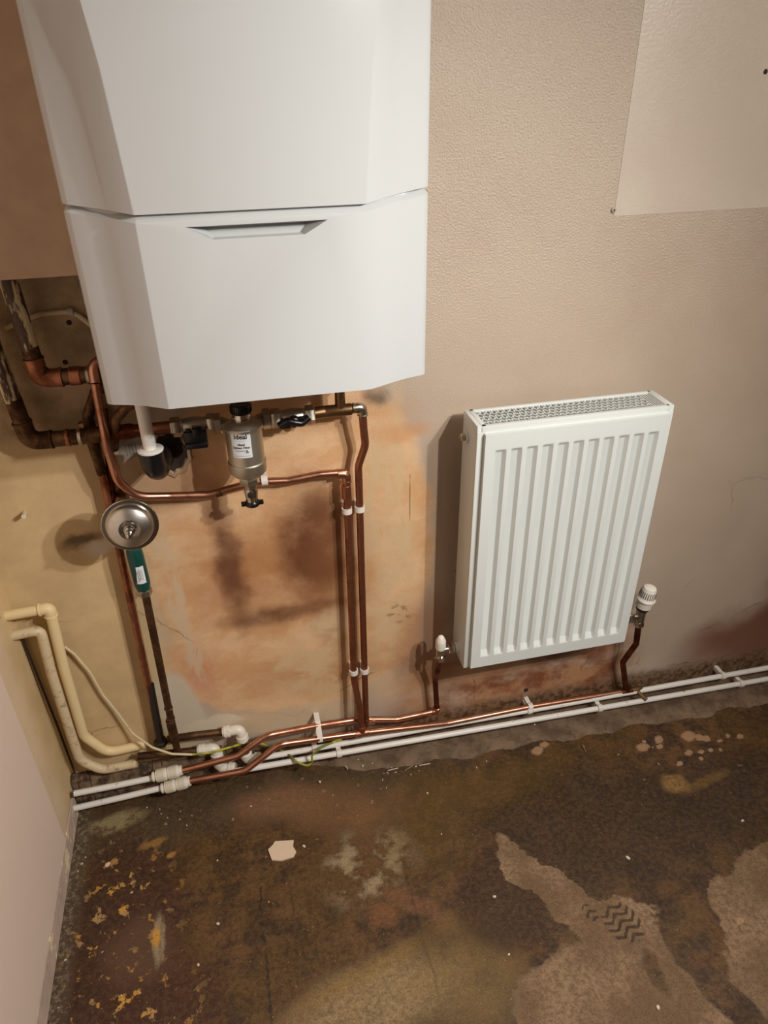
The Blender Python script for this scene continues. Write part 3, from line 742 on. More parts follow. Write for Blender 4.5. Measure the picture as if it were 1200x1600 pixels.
# --- isolating valves
def valve(label, x, z, y, flip, lever_at, ltype):
    t = thing('isolating_valve', label, 'valve', (x, y, z))
    bm = BM(); lathe(bm, [(-.026, .011), (-.02, .0125), (-.012, .0145), (0, .0155), (.012, .0145), (.02, .0125), (.026, .011)], (x, y, z), (1, 0, 0)); obj('body', bm, 'nickel', t)
    for s in (-1, 1):
        bm = BM(); hexnut(bm, (x+s*.031, y, z), (1, 0, 0), .0178, .017, .2); obj('nut', bm, 'nickel', t)
        bm = BM(); lathe(bm, [(-.004, .0135), (.004, .0135)], (x+s*.0225, y, z), (1, 0, 0)); obj('collar', bm, 'chrome', t)
    bm = BM(); lathe(bm, [(0, .006), (.022, .006)], (x, y, z), (0, -1, 0)); obj('spindle', bm, 'nickel', t)
    bm = BM()
    if ltype == 0:      # square paddle lever hanging low
        box(bm, (x-.019, y-.03, z-.031), (x+.021, y-.018, z+.0), .003)
        box(bm, (x-.004, y-.032, z-.012), (x+.014, y-.02, z+.006), .003)
        box(bm, (x-.019, y-.035, z-.031), (x+.021, y-.024, z-.02), .003)
    else:               # butterfly handle
        lathe(bm, [(0, .010), (.010, .009), (.012, .006)], (x, y-.018, z), (0, -1, 0), 20)
        tube(bm, [V((x-.026, y-.022, z-.006)), V((x-.012, y-.026, z+.004)), V((x, y-.027, z)), V((x+.013, y-.026, z-.004)), V((x+.027, y-.022, z+.005))], .0065, .01, 12)
        box(bm, (x-.026, y-.026, z-.012), (x-.006, y-.018, z+.003), .003); box(bm, (x+.006, y-.026, z-.008), (x+.024, y-.018, z+.008), .003)
    obj('lever', bm, 'black', t)
    return t
lv = at(303, 664, -.052); valve('nickel isolating valve with square black lever, left of the filter', lv.x, VZ, -.052, 0, 0, 0)
rv = at(457, 648, -.056); valve('nickel isolating valve with black butterfly handle, right of the filter', rv.x, VZ-.001, -.056, 0, 0, 1)

# --- system filter
def curved_text(bmo, body, size, cx, cz, C0, rad, th0, bold=False, align='CENTER', spin=0):
    cu = bpy.data.curves.new('t', 'FONT'); cu.body = body; cu.size = size; cu.align_x = align; cu.align_y = 'CENTER'; cu.resolution_u = 2
    if bold: cu.offset = size*.028
    o = bpy.data.objects.new('t', cu); COL.objects.link(o); bpy.context.view_layer.update()
    me = o.to_mesh(); tmp = [(v.co.x, v.co.y) for v in me.vertices]; fs = [list(p.vertices) for p in me.polygons]
    o.to_mesh_clear(); bpy.data.objects.remove(o)
    vs = []
    for x, y in tmp:
        if spin: x, y = x*math.cos(spin)-y*math.sin(spin), x*math.sin(spin)+y*math.cos(spin)
        th = th0+(x+cx)/rad
        vs.append(bmo.verts.new((C0[0]+rad*math.sin(th), C0[1]-rad*math.cos(th), C0[2]+y+cz)))
    for f in fs:
        try: bmo.faces.new([vs[i] for i in f])
        except ValueError: pass
def cyl_patch(bm, C0, rad, th0, x0, x1, z0, z1, n=16):
    rows = [[bm.verts.new((C0[0]+rad*math.sin(th0+(x0+(x1-x0)*k/n)/rad), C0[1]-rad*math.cos(th0+(x0+(x1-x0)*k/n)/rad), C0[2]+z)) for k in range(n+1)] for z in (z0, z1)]
    for k in range(n): bm.faces.new((rows[0][k], rows[0][k+1], rows[1][k+1], rows[1][k]))
fy = -.092
top = at(379, 655, fy); bot = at(388, 742, fy); fx = (top.x+bot.x)/2
zt, zb = VZ+.020, bot.z
fc = V((fx, fy, (zt+zb)/2)); FR = .0325
t = thing('system_filter', 'steel cylinder magnetic filter with white label and black cap, hanging under the boiler', 'filter', (fx, fy, zb-.05))
bm = BM(); H = zt-zb
lathe(bm, [(0, .010), (.001, .022), (.006, FR-.003), (.011, FR+.001), (.030, FR+.0012), (.032, FR-.0006), (H-.016, FR-.0006), (H-.015, FR+.0008), (H-.011, FR+.0008), (H-.008, FR-.004), (H-.002, .022), (H, .015)], (fx, fy, zb), (0, 0, 1), 48)
body = obj('canister', bm, 'steel', t)
bm = BM(); lathe(bm, [(0, .0155), (.004, .0165), (.009, .0165), (.011, .0150), (.018, .0150)], (fx, fy, zt-.002), (0, 0, 1), 28); obj('neck', bm, 'chrome', t)
bm = BM(); lathe(bm, [(0, .0165), (.002, .018), (.013, .0185), (.016, .0165), (.017, .012), (.0155, .008)], (fx, fy, zt+.012), (0, 0, 1), 28)
for k in range(28):
    an = 2*math.pi*k/28; box(bm, (fx+.0182*math.cos(an)-.0006, fy+.0182*math.sin(an)-.0006, zt+.014), (fx+.0182*math.cos(an)+.0006, fy+.0182*math.sin(an)+.0006, zt+.026))
obj('black_cap', bm, 'black', t)
th0 = -.22
LC = V((fx, fy, 0)); lr = FR-.0002
lz0, lz1 = at(386, 716, fy-.033).z, at(379, 675, fy-.033).z
bm = BM(); cyl_patch(bm, LC, lr, th0, -.0175, .0175, lz0, lz1); lab = obj('label', bm, 'label', body)
bm = BM(); r2 = lr+.0003
curved_text(bm, 'ideal', .0125, .0, lz1-.010, LC, r2, th0, True)
curved_text(bm, 'ideal', .0068, .0, lz1-.0245, LC, r2, th0, True)
curved_text(bm, 'System Filter', .0058, .0, lz1-.0305, LC, r2, th0, True)
cyl_patch(bm, LC, r2, th0, -.0105, .0105, lz1-.0368, lz1-.0358)
obj('lettering', bm, 'ink', lab, False)
bm = BM(); cyl_patch(bm, LC, r2, th0, -.008, .008, lz1-.0175, lz1-.0170); cyl_patch(bm, LC, r2, th0, -.013, .014, lz0+.0035, lz0+.0042)
vs = [bm.verts.new((LC.x+r2*math.sin(th0+q/r2), LC.y-r2*math.cos(th0+q/r2), lz0+h)) for q, h in ((.0055, .009), (.0125, .009), (.009, .016))]; bm.faces.new(vs)
obj('small_print', bm, 'inkg', lab, False)
# side ports joining the valve line
for s, xx in ((-1, lv.x+.04), (1, rv.x-.04)):
    bm = BM(); tube(bm, [V((xx, -.054, VZ)), V((fx+s*.034, -.056, VZ-.001)), V((fx+s*.022, -.072, VZ-.002))], .0125, .012); obj('side_port', bm, 'nickel', t)
    bm = BM(); hexnut(bm, (fx+s*.043, -.056, VZ), (1, 0, 0), .019, .014, .3); obj('port_nut', bm, 'nickel', t)
# union, drain valve and drain cap
bm = BM(); hexnut(bm, (fx, fy, zb-.008), (0, 0, 1), .0185, .018, .3); lathe(bm, [(-.012, .0115), (.012, .0115)], (fx, fy, zb-.018), (0, 0, 1)); obj('union_nut', bm, 'nickel', t)
bm = BM(); lathe(bm, [(0, .0105), (.012, .0115), (.022, .0128), (.03, .0115), (.036, .0105)], (fx, fy, zb-.056), (0, 0, 1), 28)
lathe(bm, [(0, .0075), (.012, .0075)], (fx, fy, zb-.036), (0, -1, 0), 20)
dv = obj('drain_valve', bm, 'chrome', t)
bm = BM(); lathe(bm, [(0, .0055), (.0006, .0055)], (fx, fy-.0122, zb-.036), (0, -1, 0), 20); obj('bore', bm, 'blackm', dv)
bm = BM(); lathe(bm, [(0, .0035), (.001, .0035)], (fx, fy-.0128, zb-.036), (0, -1, 0), 6); obj('valve_screw', bm, 'chrome', dv)
bm = BM(); lathe(bm, [(0, .011), (.002, .0135), (.008, .0135), (.010, .012)], (fx, fy, zb-.064), (0, 0, 1), 28)
for an in (0.1, math.pi+.1): box(bm, (fx+.0165*math.cos(an)-.004, fy-.004, zb-.063), (fx+.0165*math.cos(an)+.004, fy+.004, zb-.055), .0015)
obj('drain_cap', bm, 'black', t)

# --- white waste pipe with black end
yy = -.115
p0 = at(222, 625, yy); p1 = at(233, 705, yy); px = (p0.x+p1.x)/2
t = thing('waste_pipe', 'short white plastic waste pipe under the boiler, ending in a black bend', 'pipe', (px, yy, p1.z))
bm = BM(); tube(bm, [V((px, yy, p0.z+.05)), V((px, yy, p1.z))], .0108); obj('white_pipe', bm, 'plastic', t)
bm = BM()
pts = [V((px, yy, p1.z+.004)), V((px, yy, p1.z-.012)), V((px+.001, yy+.004, p1.z-.030)), V((px+.003, yy+.02, p1.z-.046)), V((px+.006, -.05, p1.z-.040)), V((at(254, 716, 0).x, -.002, at(254, 716, 0).z))]
tube(bm, pts, .0205, .03, 28); obj('black_bend', bm, 'black', t)
bm = BM(); lathe(bm, [(0, .0212), (.003, .0218), (.0045, .0200), (.005, .0110)], (px, yy, p1.z+.001), (0, 0, 1), 32); obj('white_collar', bm, 'plastic', t)

# --- paper sticker on the wall
bm = BM()
q = [at(180, 694, -.0008), at(181, 697, -.0008)]
c4 = [at(182, 693, -.001), at(222, 680, -.001), at(232, 707, -.001), at(190, 722, -.001)]
g = [[bm.verts.new((1-i/6)*((1-j/4)*c4[0]+j/4*c4[3])+(i/6)*((1-j/4)*c4[1]+j/4*c4[2])+V((0, -.0012*abs(math.sin(i*1.1)), 0))) for j in range(5)] for i in range(7)]
for a_, b_ in zip(g, g[1:]):
    for j in range(4): bm.faces.new((a_[j], b_[j], b_[j+1], a_[j+1]))
bmesh.ops.solidify(bm, geom=bm.faces[:], thickness=.0003)
t = obj('paper_sticker', bm, 'sticker'); tag(t, 'crumpled white printed sticker on the wall behind the waste pipe', 'sticker')
bm = BM()
for k in range(4):
    f = .28+.12*k; a_ = (1-f)*c4[0]+f*c4[1]; b_ = (1-f)*c4[3]+f*c4[2]; a2 = a_*.8+b_*.2; b2 = a_*.2+b_*.8; w2 = (c4[1]-c4[0]).normalized()*.0006
    bm.faces.new([bm.verts.new(p+V((0, -.0018, 0))) for p in (a2-w2, b2-w2, b2+w2, a2+w2)])
obj('print_lines', bm, 'inkg', t, False)

# --- shock arrestor with chrome dome + green inhibitor + dark pipe down
ya = -.135
dc = at(203, 824, ya)
fwd = (V((.05, -1, .14))).normalized()
t = thing('shock_arrestor', 'round polished steel shock arrestor with a centre stem, above the green inhibitor', 'vessel', dc)
bm = BM()
lathe(bm, [(-.022, .004), (-.020, .022), (-.010, .040), (-.003, .0465), (0, .0475), (.0025, .0475), (.0035, .0450), (.001, .0435), (.001, .0415), (.010, .0395), (.016, .0355), (.0165, .0345), (.024, .0190), (.024, .0180), (.014, .0165), (.013, .004)], dc-fwd*.012, fwd, 48); obj('dome', bm, 'steel2', t)
bm = BM(); lathe(bm, [(0, .0470), (.001, .0482), (.004, .0482), (.005, .0470)], dc-fwd*.0135, fwd, 48); obj('rim', bm, 'chrome', t)
bm = BM(); hexnut(bm, dc+fwd*.009, fwd, .011, .008); lathe(bm, [(-.008, .0085), (.012, .0085), (.013, .0062), (.024, .0062), (.025, .0048), (.031, .0048), (.032, .003)], dc+fwd*.008, fwd, 20); obj('stem', bm, 'chrome', t)
bm = BM(); tube(bm, [dc-fwd*.03, dc-fwd*.05], .010); obj('back_stem', bm, 'nickel', t)

gt, gb = at(210, 852, -.05), at(224, 922, -.05); gx = (gt.x+gb.x)/2+.0; 
t = thing('scale_inhibitor', 'green sleeved inline inhibitor with white label below the round steel vessel', 'inhibitor', (gx, -.05, gb.z))
gt = V((gx-.002, -.05, gt.z)); gb = V((gx, -.05, gb.z)); L = (gt-gb).length
bm = BM(); lathe(bm, [(0, .0115), (.004, .0130), (.014, .0150), (.022, .0155), (L-.022, .0155), (L-.014, .0150), (L-.003, .0128), (L, .0115)], gb, gt-gb, 32); sl = obj('green_sleeve', bm, 'green', t)
for nm, zz in (('bottom_nut', gb.z-.004), ('top_nut', gt.z+.006)):
    bm = BM(); hexnut(bm, (gx, -.05, zz), (0, 0, 1), .0148, .016, .2); obj(nm, bm, 'nickel', t)
bm = BM(); tube(bm, [gt, V((gt.x, -.05, dc.z-.0)), dc-fwd*.04], .0095, .015); obj('top_elbow', bm, 'nickel', t)
bm = BM(); hexnut(bm, V((gt.x+.012, -.052, gt.z+.03)), (1, 0, .3), .011, .014); obj('side_cap', bm, 'nickel', t)
lc = V((gx, -.05, 0)); lr = .0157; lo = gb.z+.026; hi = lo+.040; th = -.1
bm = BM(); cyl_patch(bm, lc, lr, th, -.0150, .0125, lo, hi); lb = obj('label', bm, 'label', sl)
bm = BM(); cyl_patch(bm, lc, lr+.0003, th, -.0135, -.0065, lo+.001, hi-.001); obj('label_band', bm, 'inkd', lb, False)
bm = BM()
for x0, za, zb_ in ((-.0005, .006, .030), (.0025, .010, .034)):
    z = lo+za
    while z < lo+zb_:
        hgt = random.uniform(.0022, .005); cyl_patch(bm, lc, lr+.0003, th, x0, x0+.0012, z, min(z+hgt, lo+zb_), 2); z += hgt+.0009
for x0 in (.0055, .0078): cyl_patch(bm, lc, lr+.0003, th, x0, x0+.0004, lo+.008, lo+.033, 2)
obj('small_print', bm, 'ink', lb, False)
# brass knob behind the arrestor
t = thing('stop_tap', 'small tarnished brass tap body on the wall above the round steel vessel', 'tap', at(190, 778, -.02))
bm = BM(); q = at(191, 778, -.02); lathe(bm, [(-.02, .011), (-.008, .013), (.008, .013), (.018, .009)], q, (.2, -1, .1)); hexnut(bm, q+V((0, -.012, 0)), (.2, -1, .1), .0125, .01); obj('body', bm, 'brass', t)
bm = BM(); tube(bm, [q+V((-.0, -.01, 0)), q+V((-.02, -.012, -.012))], .006); obj('arm', bm, 'brass', t)

# pipe from the inhibitor to the floor
b0 = at(276, 1168, -.05)
t = thing('supply_pipe', 'dark brown upright pipe dropping from the green inhibitor to the floor', 'pipe', b0)
bm = BM(); tube(bm, [V((gx+.001, -.05, gb.z)), V((b0.x, -.05, b0.z+.002)), V((b0.x, -.045, b0.z-.03))], R15+.0004, .01); obj('upright_run', bm, 'copper_dark', t)
for f in (.55, .62):
    p = V((gx, -.05, gb.z)).lerp(b0, f+.17); bm = BM(); sleeve(bm, p, (0, 0, 1), R15+.0008, .004); obj('joint', bm, 'copper_dark', t)
bm = BM(); sleeve(bm, b0+V((0, 0, .055)), (0, 0, 1), R15+.0015, .07); obj('socket', bm, 'copper_dark', t)
# pair of coppers behind it
t = thing('supply_pipe', 'reddish copper upright pipe left of the inhibitor, running behind the round vessel to the floor', 'pipe', at(251, 1158, -.024))
A = [at(150, 695, -.024), at(185, 850, -.024), at(250, 1155, -.024)]
bm = BM(); tube(bm, [V((A[0].x, -.024, A[0].z+.05)), A[0], A[1], A[2]], R15, .1); obj('upright_run', bm, 'copper_old', t)
bm = BM(); p = at(238, 1085, -.024); tube(bm, [p+V((-.0, 0, .03)), A[2]+V((0, 0, -.012))], R15+.0014); obj('dark_socket', bm, 'blackm', t)
bm = BM(); hexnut(bm, A[2]+V((0, 0, -.010)), (0, 0, 1), .016, .014); obj('foot_nut', bm, 'blackm', t)
t = obj('thin_pipe', mk(tube, [at(163, 640, -.017), at(168, 700, -.017), at(176, 770, -.017), at(190, 850, -.03)], .0062, .05), 'copper_rust')
tag(t, 'thinner dark copper pipe just right of the reddish upright pipe, above the round vessel', 'pipe')

# --- skirting-level copper pair
def run(name, label, paths, loc, cat='pipe', mat='copper'):
    t = thing(name, label, cat, loc)
    for nm, pts, r, fr, mt in paths:
        bm = BM(); tube(bm, pts, r, fr); obj(nm, bm, mt or mat, t)
    return t
U = [at(283, 1204, -.054), at(372, 1181, -.066), at(417, 1149, -.062), at(495, 1134, -.034), at(560, 1124, -.030), at(620, 1124, -.030), at(681, 1111, -.030)]
for q in U[4:]: pass
t = thing('copper_pipe', 'upper copper pipe along the wall foot, from the white coupler to the radiator left valve', 'pipe', U[-1])
bm = BM(); tube(bm, U, R15, .045); obj('level_run', bm, 'copper', t)
RZ = .355; ly = -.072
rise = [V((U[-1].x+.003, -.030, U[-1].z)), at(680, 1062, -.034), at(686, 1040, -.062), V((at(688, 1022, ly).x, ly, RZ-.022))]
bm = BM(); tube(bm, rise, R15-.001, .03); obj('riser', bm, 'copper_rust', t)
solder_elbow(t, rise[0], U[-2], rise[1], R15-.001, .014, 'copper_old')
bm = BM(); sleeve(bm, at(576, 1127, -.030), (1, 0, 0), R15+.001, .03); lathe(bm, [(0, R15+.001), (.02, R15+.001)], at(572, 1130, -.032), (0, 0, 1)); obj('tee', bm, 'copper', t)
Lo = [at(297, 1220, -.062), at(384, 1204, -.080), at(436, 1163, -.070), at(500, 1154, -.054), at(566, 1145, -.052), at(700, 1130, -.035), at(830, 1104, -.030), at(985, 1079, -.030)]
t = thing('copper_pipe', 'lower copper pipe along the wall foot, running on to the right radiator valve', 'pipe', Lo[-1])
bm = BM(); tube(bm, Lo, R15, .045); obj('level_run', bm, 'copper', t)
rr = [V((Lo[-1].x-.012, -.030, Lo[-1].z)), at(973, 1035, -.034), at(994, 1006, -.060), V((at(998, 972, ly).x+.001, ly, RZ-.02))]
bm = BM(); tube(bm, rr, R15, .03); obj('riser', bm, 'copper_rust', t)
bm = BM(); sleeve(bm, Lo[-1]+V((-.012, 0, 0)), (1, 0, 0), R15+.001, .034); lathe(bm, [(0, R15+.001), (.02, R15+.001)], Lo[-1]+V((-.012, 0, 0)), (0, 0, 1)); obj('tee', bm, 'copper_rust', t)
bm = BM(); lathe(bm, [(0, R15+.0015), (.02, R15+.0015), (.03, .006)], Lo[-1]+V((.004, 0, 0)), (1, 0, 0)); tube(bm, [Lo[-1]+V((.016, -.004, .0)), Lo[-1]+V((.030, -.034, -.008))], .0052); obj('drain_stub', bm, 'brass', t)
bm = BM(); sleeve(bm, at(566, 1145, -.052), (1, 0, 0), R15+.001, .034); lathe(bm, [(0, R15+.001), (.022, R15+.001)], at(566, 1145, -.052), (0, 0, 1)); obj('tee', bm, 'copper', t)

# --- white plastic pipes along the foot
def hor_pipe(label, p, q, y, r=R15-.0004, nm='plastic_pipe', mat='plastic'):
    a_, b_ = at(*p, y), at(*q, y); a_.z = max(a_.z, r+.001); b_.z = max(b_.z, r+.001)
    o = obj(nm, mk(tube, [a_, (a_+b_)/2+V((0, 0, -.001)), b_], r, .0), mat, loc=a_); tag(o, label, 'pipe'); return a_, b_
ua, ub = hor_pipe('upper long white plastic pipe at the wall foot, behind the copper, running right', (398, 1186), (1330, 1020), -.034)
la, lb_ = hor_pipe('lower long white plastic pipe on the floor edge, running right under the radiator', (362, 1206), (1330, 1038), -.056)
hor_pipe('upper short white plastic pipe in the left corner, ending in a push-fit coupler', (116, 1240), (250, 1213), -.050)
hor_pipe('lower short white plastic pipe in the left corner, nearest the floor', (116, 1263), (265, 1228), -.055)
def coupler(label, p, q, y):
    a_, b_ = at(*p, y), at(*q, y); a_.z = max(a_.z, .016); b_.z = max(b_.z, .016); d = b_-a_; L = d.length
    t = thing('pipe_coupler', label, 'coupler', a_, 'push-fit couplers in the left corner')
    bm = BM(); lathe(bm, [(0, .0095), (.001, .0115), (.004, .012), (.005, .0105), (.008, .0105), (.010, .0145), (L*.46, .0148), (L*.49, .0125), (L*.51, .0125), (L*.54, .0148), (L-.010, .0145), (L-.008, .012), (L-.001, .0118), (L, .009)], a_, d, 28); obj('sleeve', bm, 'fitting', t)
    for f in (.3, .7):
        bm = BM()
        lathe(bm, [(-L*.12, .0145), (-L*.11, .0154), (L*.11, .0154), (L*.12, .0145)], a_.lerp(b_, f), d, 28); obj('grip_collar', bm, 'fitting2', t)
coupler('upper white push-fit coupler joining corner plastic pipe to copper', (238, 1214), (285, 1203), -.054)
coupler('lower white push-fit coupler joining corner plastic pipe to copper, nearer the floor', (252, 1232), (298, 1220), -.060)
def elbow_fit(label, a_, c, b_, mat='fitting'):
    a_, c, b_ = V(a_), V(c), V(b_)
    t = thing('push_fit_elbow', label, 'elbow', c)
    bm = BM(); tube(bm, [a_, c, b_], .0118, .012, 24); obj('body', bm, mat, t)
    for p in (a_, b_):
        d = (p-c).normalized(); bm = BM(); lathe(bm, [(-.017, .012), (-.016, .0142), (-.004, .0145), (-.003, .0125), (-.001, .0125), (0, .0105)], p, d, 28); obj('grip_collar', bm, mat, t)
c1 = at(375, 1139, -.03); elbow_fit('white push-fit elbow turning down, higher of the pair near the copper bend', c1+V((-.040, .004, -.005)), c1, c1+V((.003, -.004, -.036)))
c2 = at(336, 1168, -.035); elbow_fit('white push-fit elbow turning down, beside the foot of the dark upright pipe', c2+V((-.040, .004, -.004)), c2, c2+V((.002, -.004, -.034)))
c3 = V((c1.x+.004, -.032, ua.z)); elbow_fit('white push-fit elbow behind the copper bend, feeding the upper plastic pipe', c3+V((0, .0, .030)), c3, c3+V((.036, 0, 0)))
c4_ = V((c2.x+.003, -.040, la.z+.004)); elbow_fit('white push-fit elbow at floor level, feeding the lower plastic pipe', c4_+V((0, .0, .028)), c4_, c4_+V((.036, -.012, 0)))
for (p, q, lb) in ((c1+V((.003, -.004, -.03)), c3+V((0, 0, .025)), 'short dark pipe stub between the two right-hand white elbows'), (c2+V((.002, -.004, -.03)), c4_+V((0, 0, .022)), 'short dark pipe stub between the two left-hand white elbows')):
    o = obj('pipe_stub', mk(tube, [p, q], R15), 'copper_dark', loc=q); tag(o, lb, 'pipe')
p, q = c1+V((-.035, .004, -.005)), at(262, 1155, -.022)
o = obj('buried_pipe', mk(tube, [p, p.lerp(q, .5)+V((0, 0, .002)), q], R15+.001), 'copper_dark', loc=q); tag(o, 'dark grimy pipe running left from the higher white elbow along the mortar ledge', 'pipe')
p, q = c2+V((-.035, .004, -.004)), at(215, 1182, -.028)
o = obj('buried_pipe', mk(tube, [p, q], R15+.001), 'copper_dark', loc=q); tag(o, 'dark grimy pipe running left from the lower white elbow', 'pipe')

# --- cream painted pipes, left corner
t = thing('painted_pipe', 'cream gloss painted pipe leaving the left wall, elbowing down and curving right, upper of two', 'pipe', at(75, 952, -.024))
E1 = at(77, 950, -.03)
pts = [V((-.0, -.03, E1.z-.004)), E1, at(100, 1045, -.028), at(131, 1150, -.022), at(168, 1176, -.020), at(226, 1163, -.014)]
bm = BM(); tube(bm, pts, R22*.93, [0, .012, .1, .05, .04, 0]); obj('pipe_run', bm, 'cream', t)
solder_elbow(t, E1, pts[0], pts[2], R22*.93, .02, 'cream')
t = thing('painted_pipe', 'flaky dirty cream pipe leaving the left wall below its neighbour and curving along the floor', 'pipe', at(60, 985, -.022))
E2 = at(63, 984, -.03)
pts = [V((-.0, -.03, E2.z-.004)), E2, at(80, 1050, -.028), at(112, 1150, -.024), at(125, 1188, -.024), at(160, 1203, -.026), at(214, 1192, -.026)]
bm = BM(); tube(bm, pts, R22*.93, [0, .014, .1, .06, .05, .04, 0]); obj('pipe_run', bm, 'cream_dirty', t)
o = obj('corner_gap', mk(tube, [at(35, 996, -.008), at(60, 1060, -.008), at(88, 1130, -.008), at(117, 1208, -.008)], .0026), 'blackm'); tag(o, 'thin dark tube standing in for the gap down the left corner behind the cream pipes', 'gap')  # dark tube added to stand in for the thin dark gap in the corner

# --- earth cable
t = thing('earth_cable', 'thin earth cable looping down from the cream pipe, painted cream then bare green and yellow', 'cable', at(300, 1178, -.05))
a1 = [at(100, 1010, -.012), at(116, 1022, -.012), at(140, 1050, -.012), at(160, 1085, -.012), at(182, 1112, -.014), at(207, 1146, -.02), at(238, 1168, -.055), at(268, 1178, -.066), at(300, 1179, -.066)]
bm = BM(); tube(bm, a1, .0028, .02, 10); obj('painted_length', bm, 'cable', t)
a2 = [a1[-1], at(330, 1176, -.062), at(358, 1168, -.058), at(382, 1161, -.03), at(405, 1161, -.018), at(440, 1172, -.016), at(455, 1182, -.05), at(462, 1190, -.072), at(480, 1197, -.078), at(488, 1192, -.078), at(487, 1180, -.078), at(500, 1169, -.074), at(522, 1159, -.070), at(534, 1155, -.055)]
bm = BM(); tube(bm, a2, .0026, .012, 10); obj('bare_length', bm, 'earth', t)
# --- white cable, upper left wall
t = obj('white_cable', mk(tube, [at(8, 513, -.006), at(30, 503, -.006), at(62, 491, -.006), at(105, 487, -.006), at(122, 492, -.006), at(150, 515, -.006)], .0042, .03, 10), 'cable'); tag(t, 'cream cable curving across the wall behind the risers, top left', 'cable')

# ------------------------------------------------------------------ clips
def clip(label, c, d, r=R15, mat='clip', w_=.012, back=0.0, cat='pipe clip', group=None, screw=False):
    """open ring clip round a pipe running along d at c, with a foot to the wall"""
    c, d = V(c), V(d).normalized()
    t = thing('pipe_clip', label, cat, (c.x, back, c.z), group)
    bm = BM(); n_ = d.cross(V((0, 1, 0))).normalized(); o_ = V((0, -1, 0))-d*d.dot(V((0, -1, 0))); o_.normalize()
    K = 22; rings = []
    for k in range(K+1):
        an = math.radians(-200+ 400*k/K/1.0*(.9)+20)
        rad = n_*math.sin(an)+o_*math.cos(an)
        rings.append([bm.verts.new(c+rad*rr_+d*s) for rr_, s in ((r+.0003, -w_/2), (r+.0030, -w_/2), (r+.0030, w_/2), (r+.0003, w_/2))])
    for a_, b_ in zip(rings, rings[1:]):
        for j in range(4): bm.faces.new((a_[j], a_[(j+1) % 4], b_[(j+1) % 4], b_[j]))
    bm.faces.new(rings[0]); bm.faces.new(rings[-1][::-1]); obj('ring', bm, mat, t)
    if abs(c.y-back)-r > .003:
        bm = BM(); h = (w_/2)*.95
        A_ = c+V((0, r+.001, 0)); Bk = V((c.x, back, c.z))
        vs = []
        for p in (A_, Bk):
            for sx, sd in ((-1, -1), (1, -1), (1, 1), (-1, 1)): vs.append(bm.verts.new(p+n_*sx*(r*.85)+d*sd*h))
        for f in ((0, 1, 2, 3), (4, 5, 6, 7), (0, 1, 5, 4), (1, 2, 6, 5), (2, 3, 7, 6), (3, 0, 4, 7)): bm.faces.new([vs[i] for i in f])
        obj('foot', bm, mat, t)
    return t
Z = V((0, 0, 1))
p = at(542, 797, -.0285); clip('white plastic clip on the left upright copper pipe, upper pair', p, Z)
p = at(562, 794, -.028); clip('white plastic clip on the right upright copper pipe, upper pair', p, Z)
p = at(552.5, 1049, -.030); clip('white plastic clip on the left upright copper pipe, lower pair', p, Z)
p = at(569.5, 1047, -.028); clip('white plastic clip on the right upright copper pipe, lower pair', p, Z)
p = at(413, 750, -.028); clip('white plastic clip on the swept copper pipe beside the filter drain', p, (1, 0, 0))
# double saddle round both copper pipes at the foot
t = thing('pipe_saddle', 'pale plastic saddle strapped over both lower copper pipes', 'pipe clip', at(495, 1145, 0))
bm = BM(); a_, b_ = at(495, 1130, -.042), at(499, 1166, -.062)
pu, pl = at(497, 1134, -.032), at(500, 1154, -.054)
path = [V((pu.x, -.001, pu.z+.012)), V((pu.x, -.030, pu.z+.0125)), V((pu.x, -.044, pu.z+.003)), V((pl.x, -.060, pl.z+.004)), V((pl.x, -.062, pl.z-.004)), V((pl.x, -.052, pl.z-.012)), V((pl.x, -.001, pl.z-.013))]
pp = fillet(path, .008, 6); ring = []
for i, q in enumerate(pp):
    dd = (pp[min(i+1, len(pp)-1)]-pp[max(i-1, 0)]).normalized(); nn = V((1, 0, 0)).cross(dd).normalized()
    ring.append([bm.verts.new(q+V((sx*.0062, 0, 0))+nn*s2*.0012) for sx, s2 in ((-1, -1), (1, -1), (1, 1), (-1, 1))])
for x_, y_ in zip(ring, ring[1:]):
    for j in range(4): bm.faces.new((x_[j], x_[(j+1) % 4], y_[(j+1) % 4], y_[j]))
bm.faces.new(ring[0]); bm.faces.new(ring[-1]); obj('strap', bm, 'clip', t)
p = Lo[-2]+V((-.004, 0, .0)); dl = (Lo[-1]-Lo[-2]); t = clip('pale plastic clip on the copper pipe below the radiator middle', p, dl, mat='clip')
bm = BM(); q = at(822, 1078, -.001); lathe(bm, [(0, .006), (.002, .005)], q, (0, -1, 0), 12); o = obj('screw_hole', bm, 'hole'); tag(o, 'small dark screw hole in the wall above the clip below the radiator', 'hole')
du = ub-ua; dlo = lb_-la
def on(a_, b_, x): f = (x-a_.x)/(b_.x-a_.x); return a_.lerp(b_, f)
for px_, lb, which in ((832, 'grubby clip on the upper plastic pipe below the radiator middle', 0), (1137, 'grubby clip on the upper plastic pipe, nearest the right edge', 0), (492, 'grubby clip on the upper plastic pipe by the cable loop', 0),
                  (528, 'grubby clip on the lower plastic pipe, just right of the cable loop', 1), (938, 'grubby clip on the lower plastic pipe below the radiator right side', 1), (1160, 'grubby clip on the lower plastic pipe, nearest the right edge', 1)):
    A_, B_ = (ua, ub) if which == 0 else (la, lb_)
    x_ = at(px_, 1180-(px_-400)*.17, -.05).x
    p = on(A_, B_, x_); clip(lb, p, B_-A_, R15-.0004, 'clip', .012, 0 if which == 0 else p.y+.02)
p = at(110, 487, -.006); t = clip('tiny grey clip holding the cream cable, top left', p, (1, 0, .05), .0042, 'oldclip', .009)

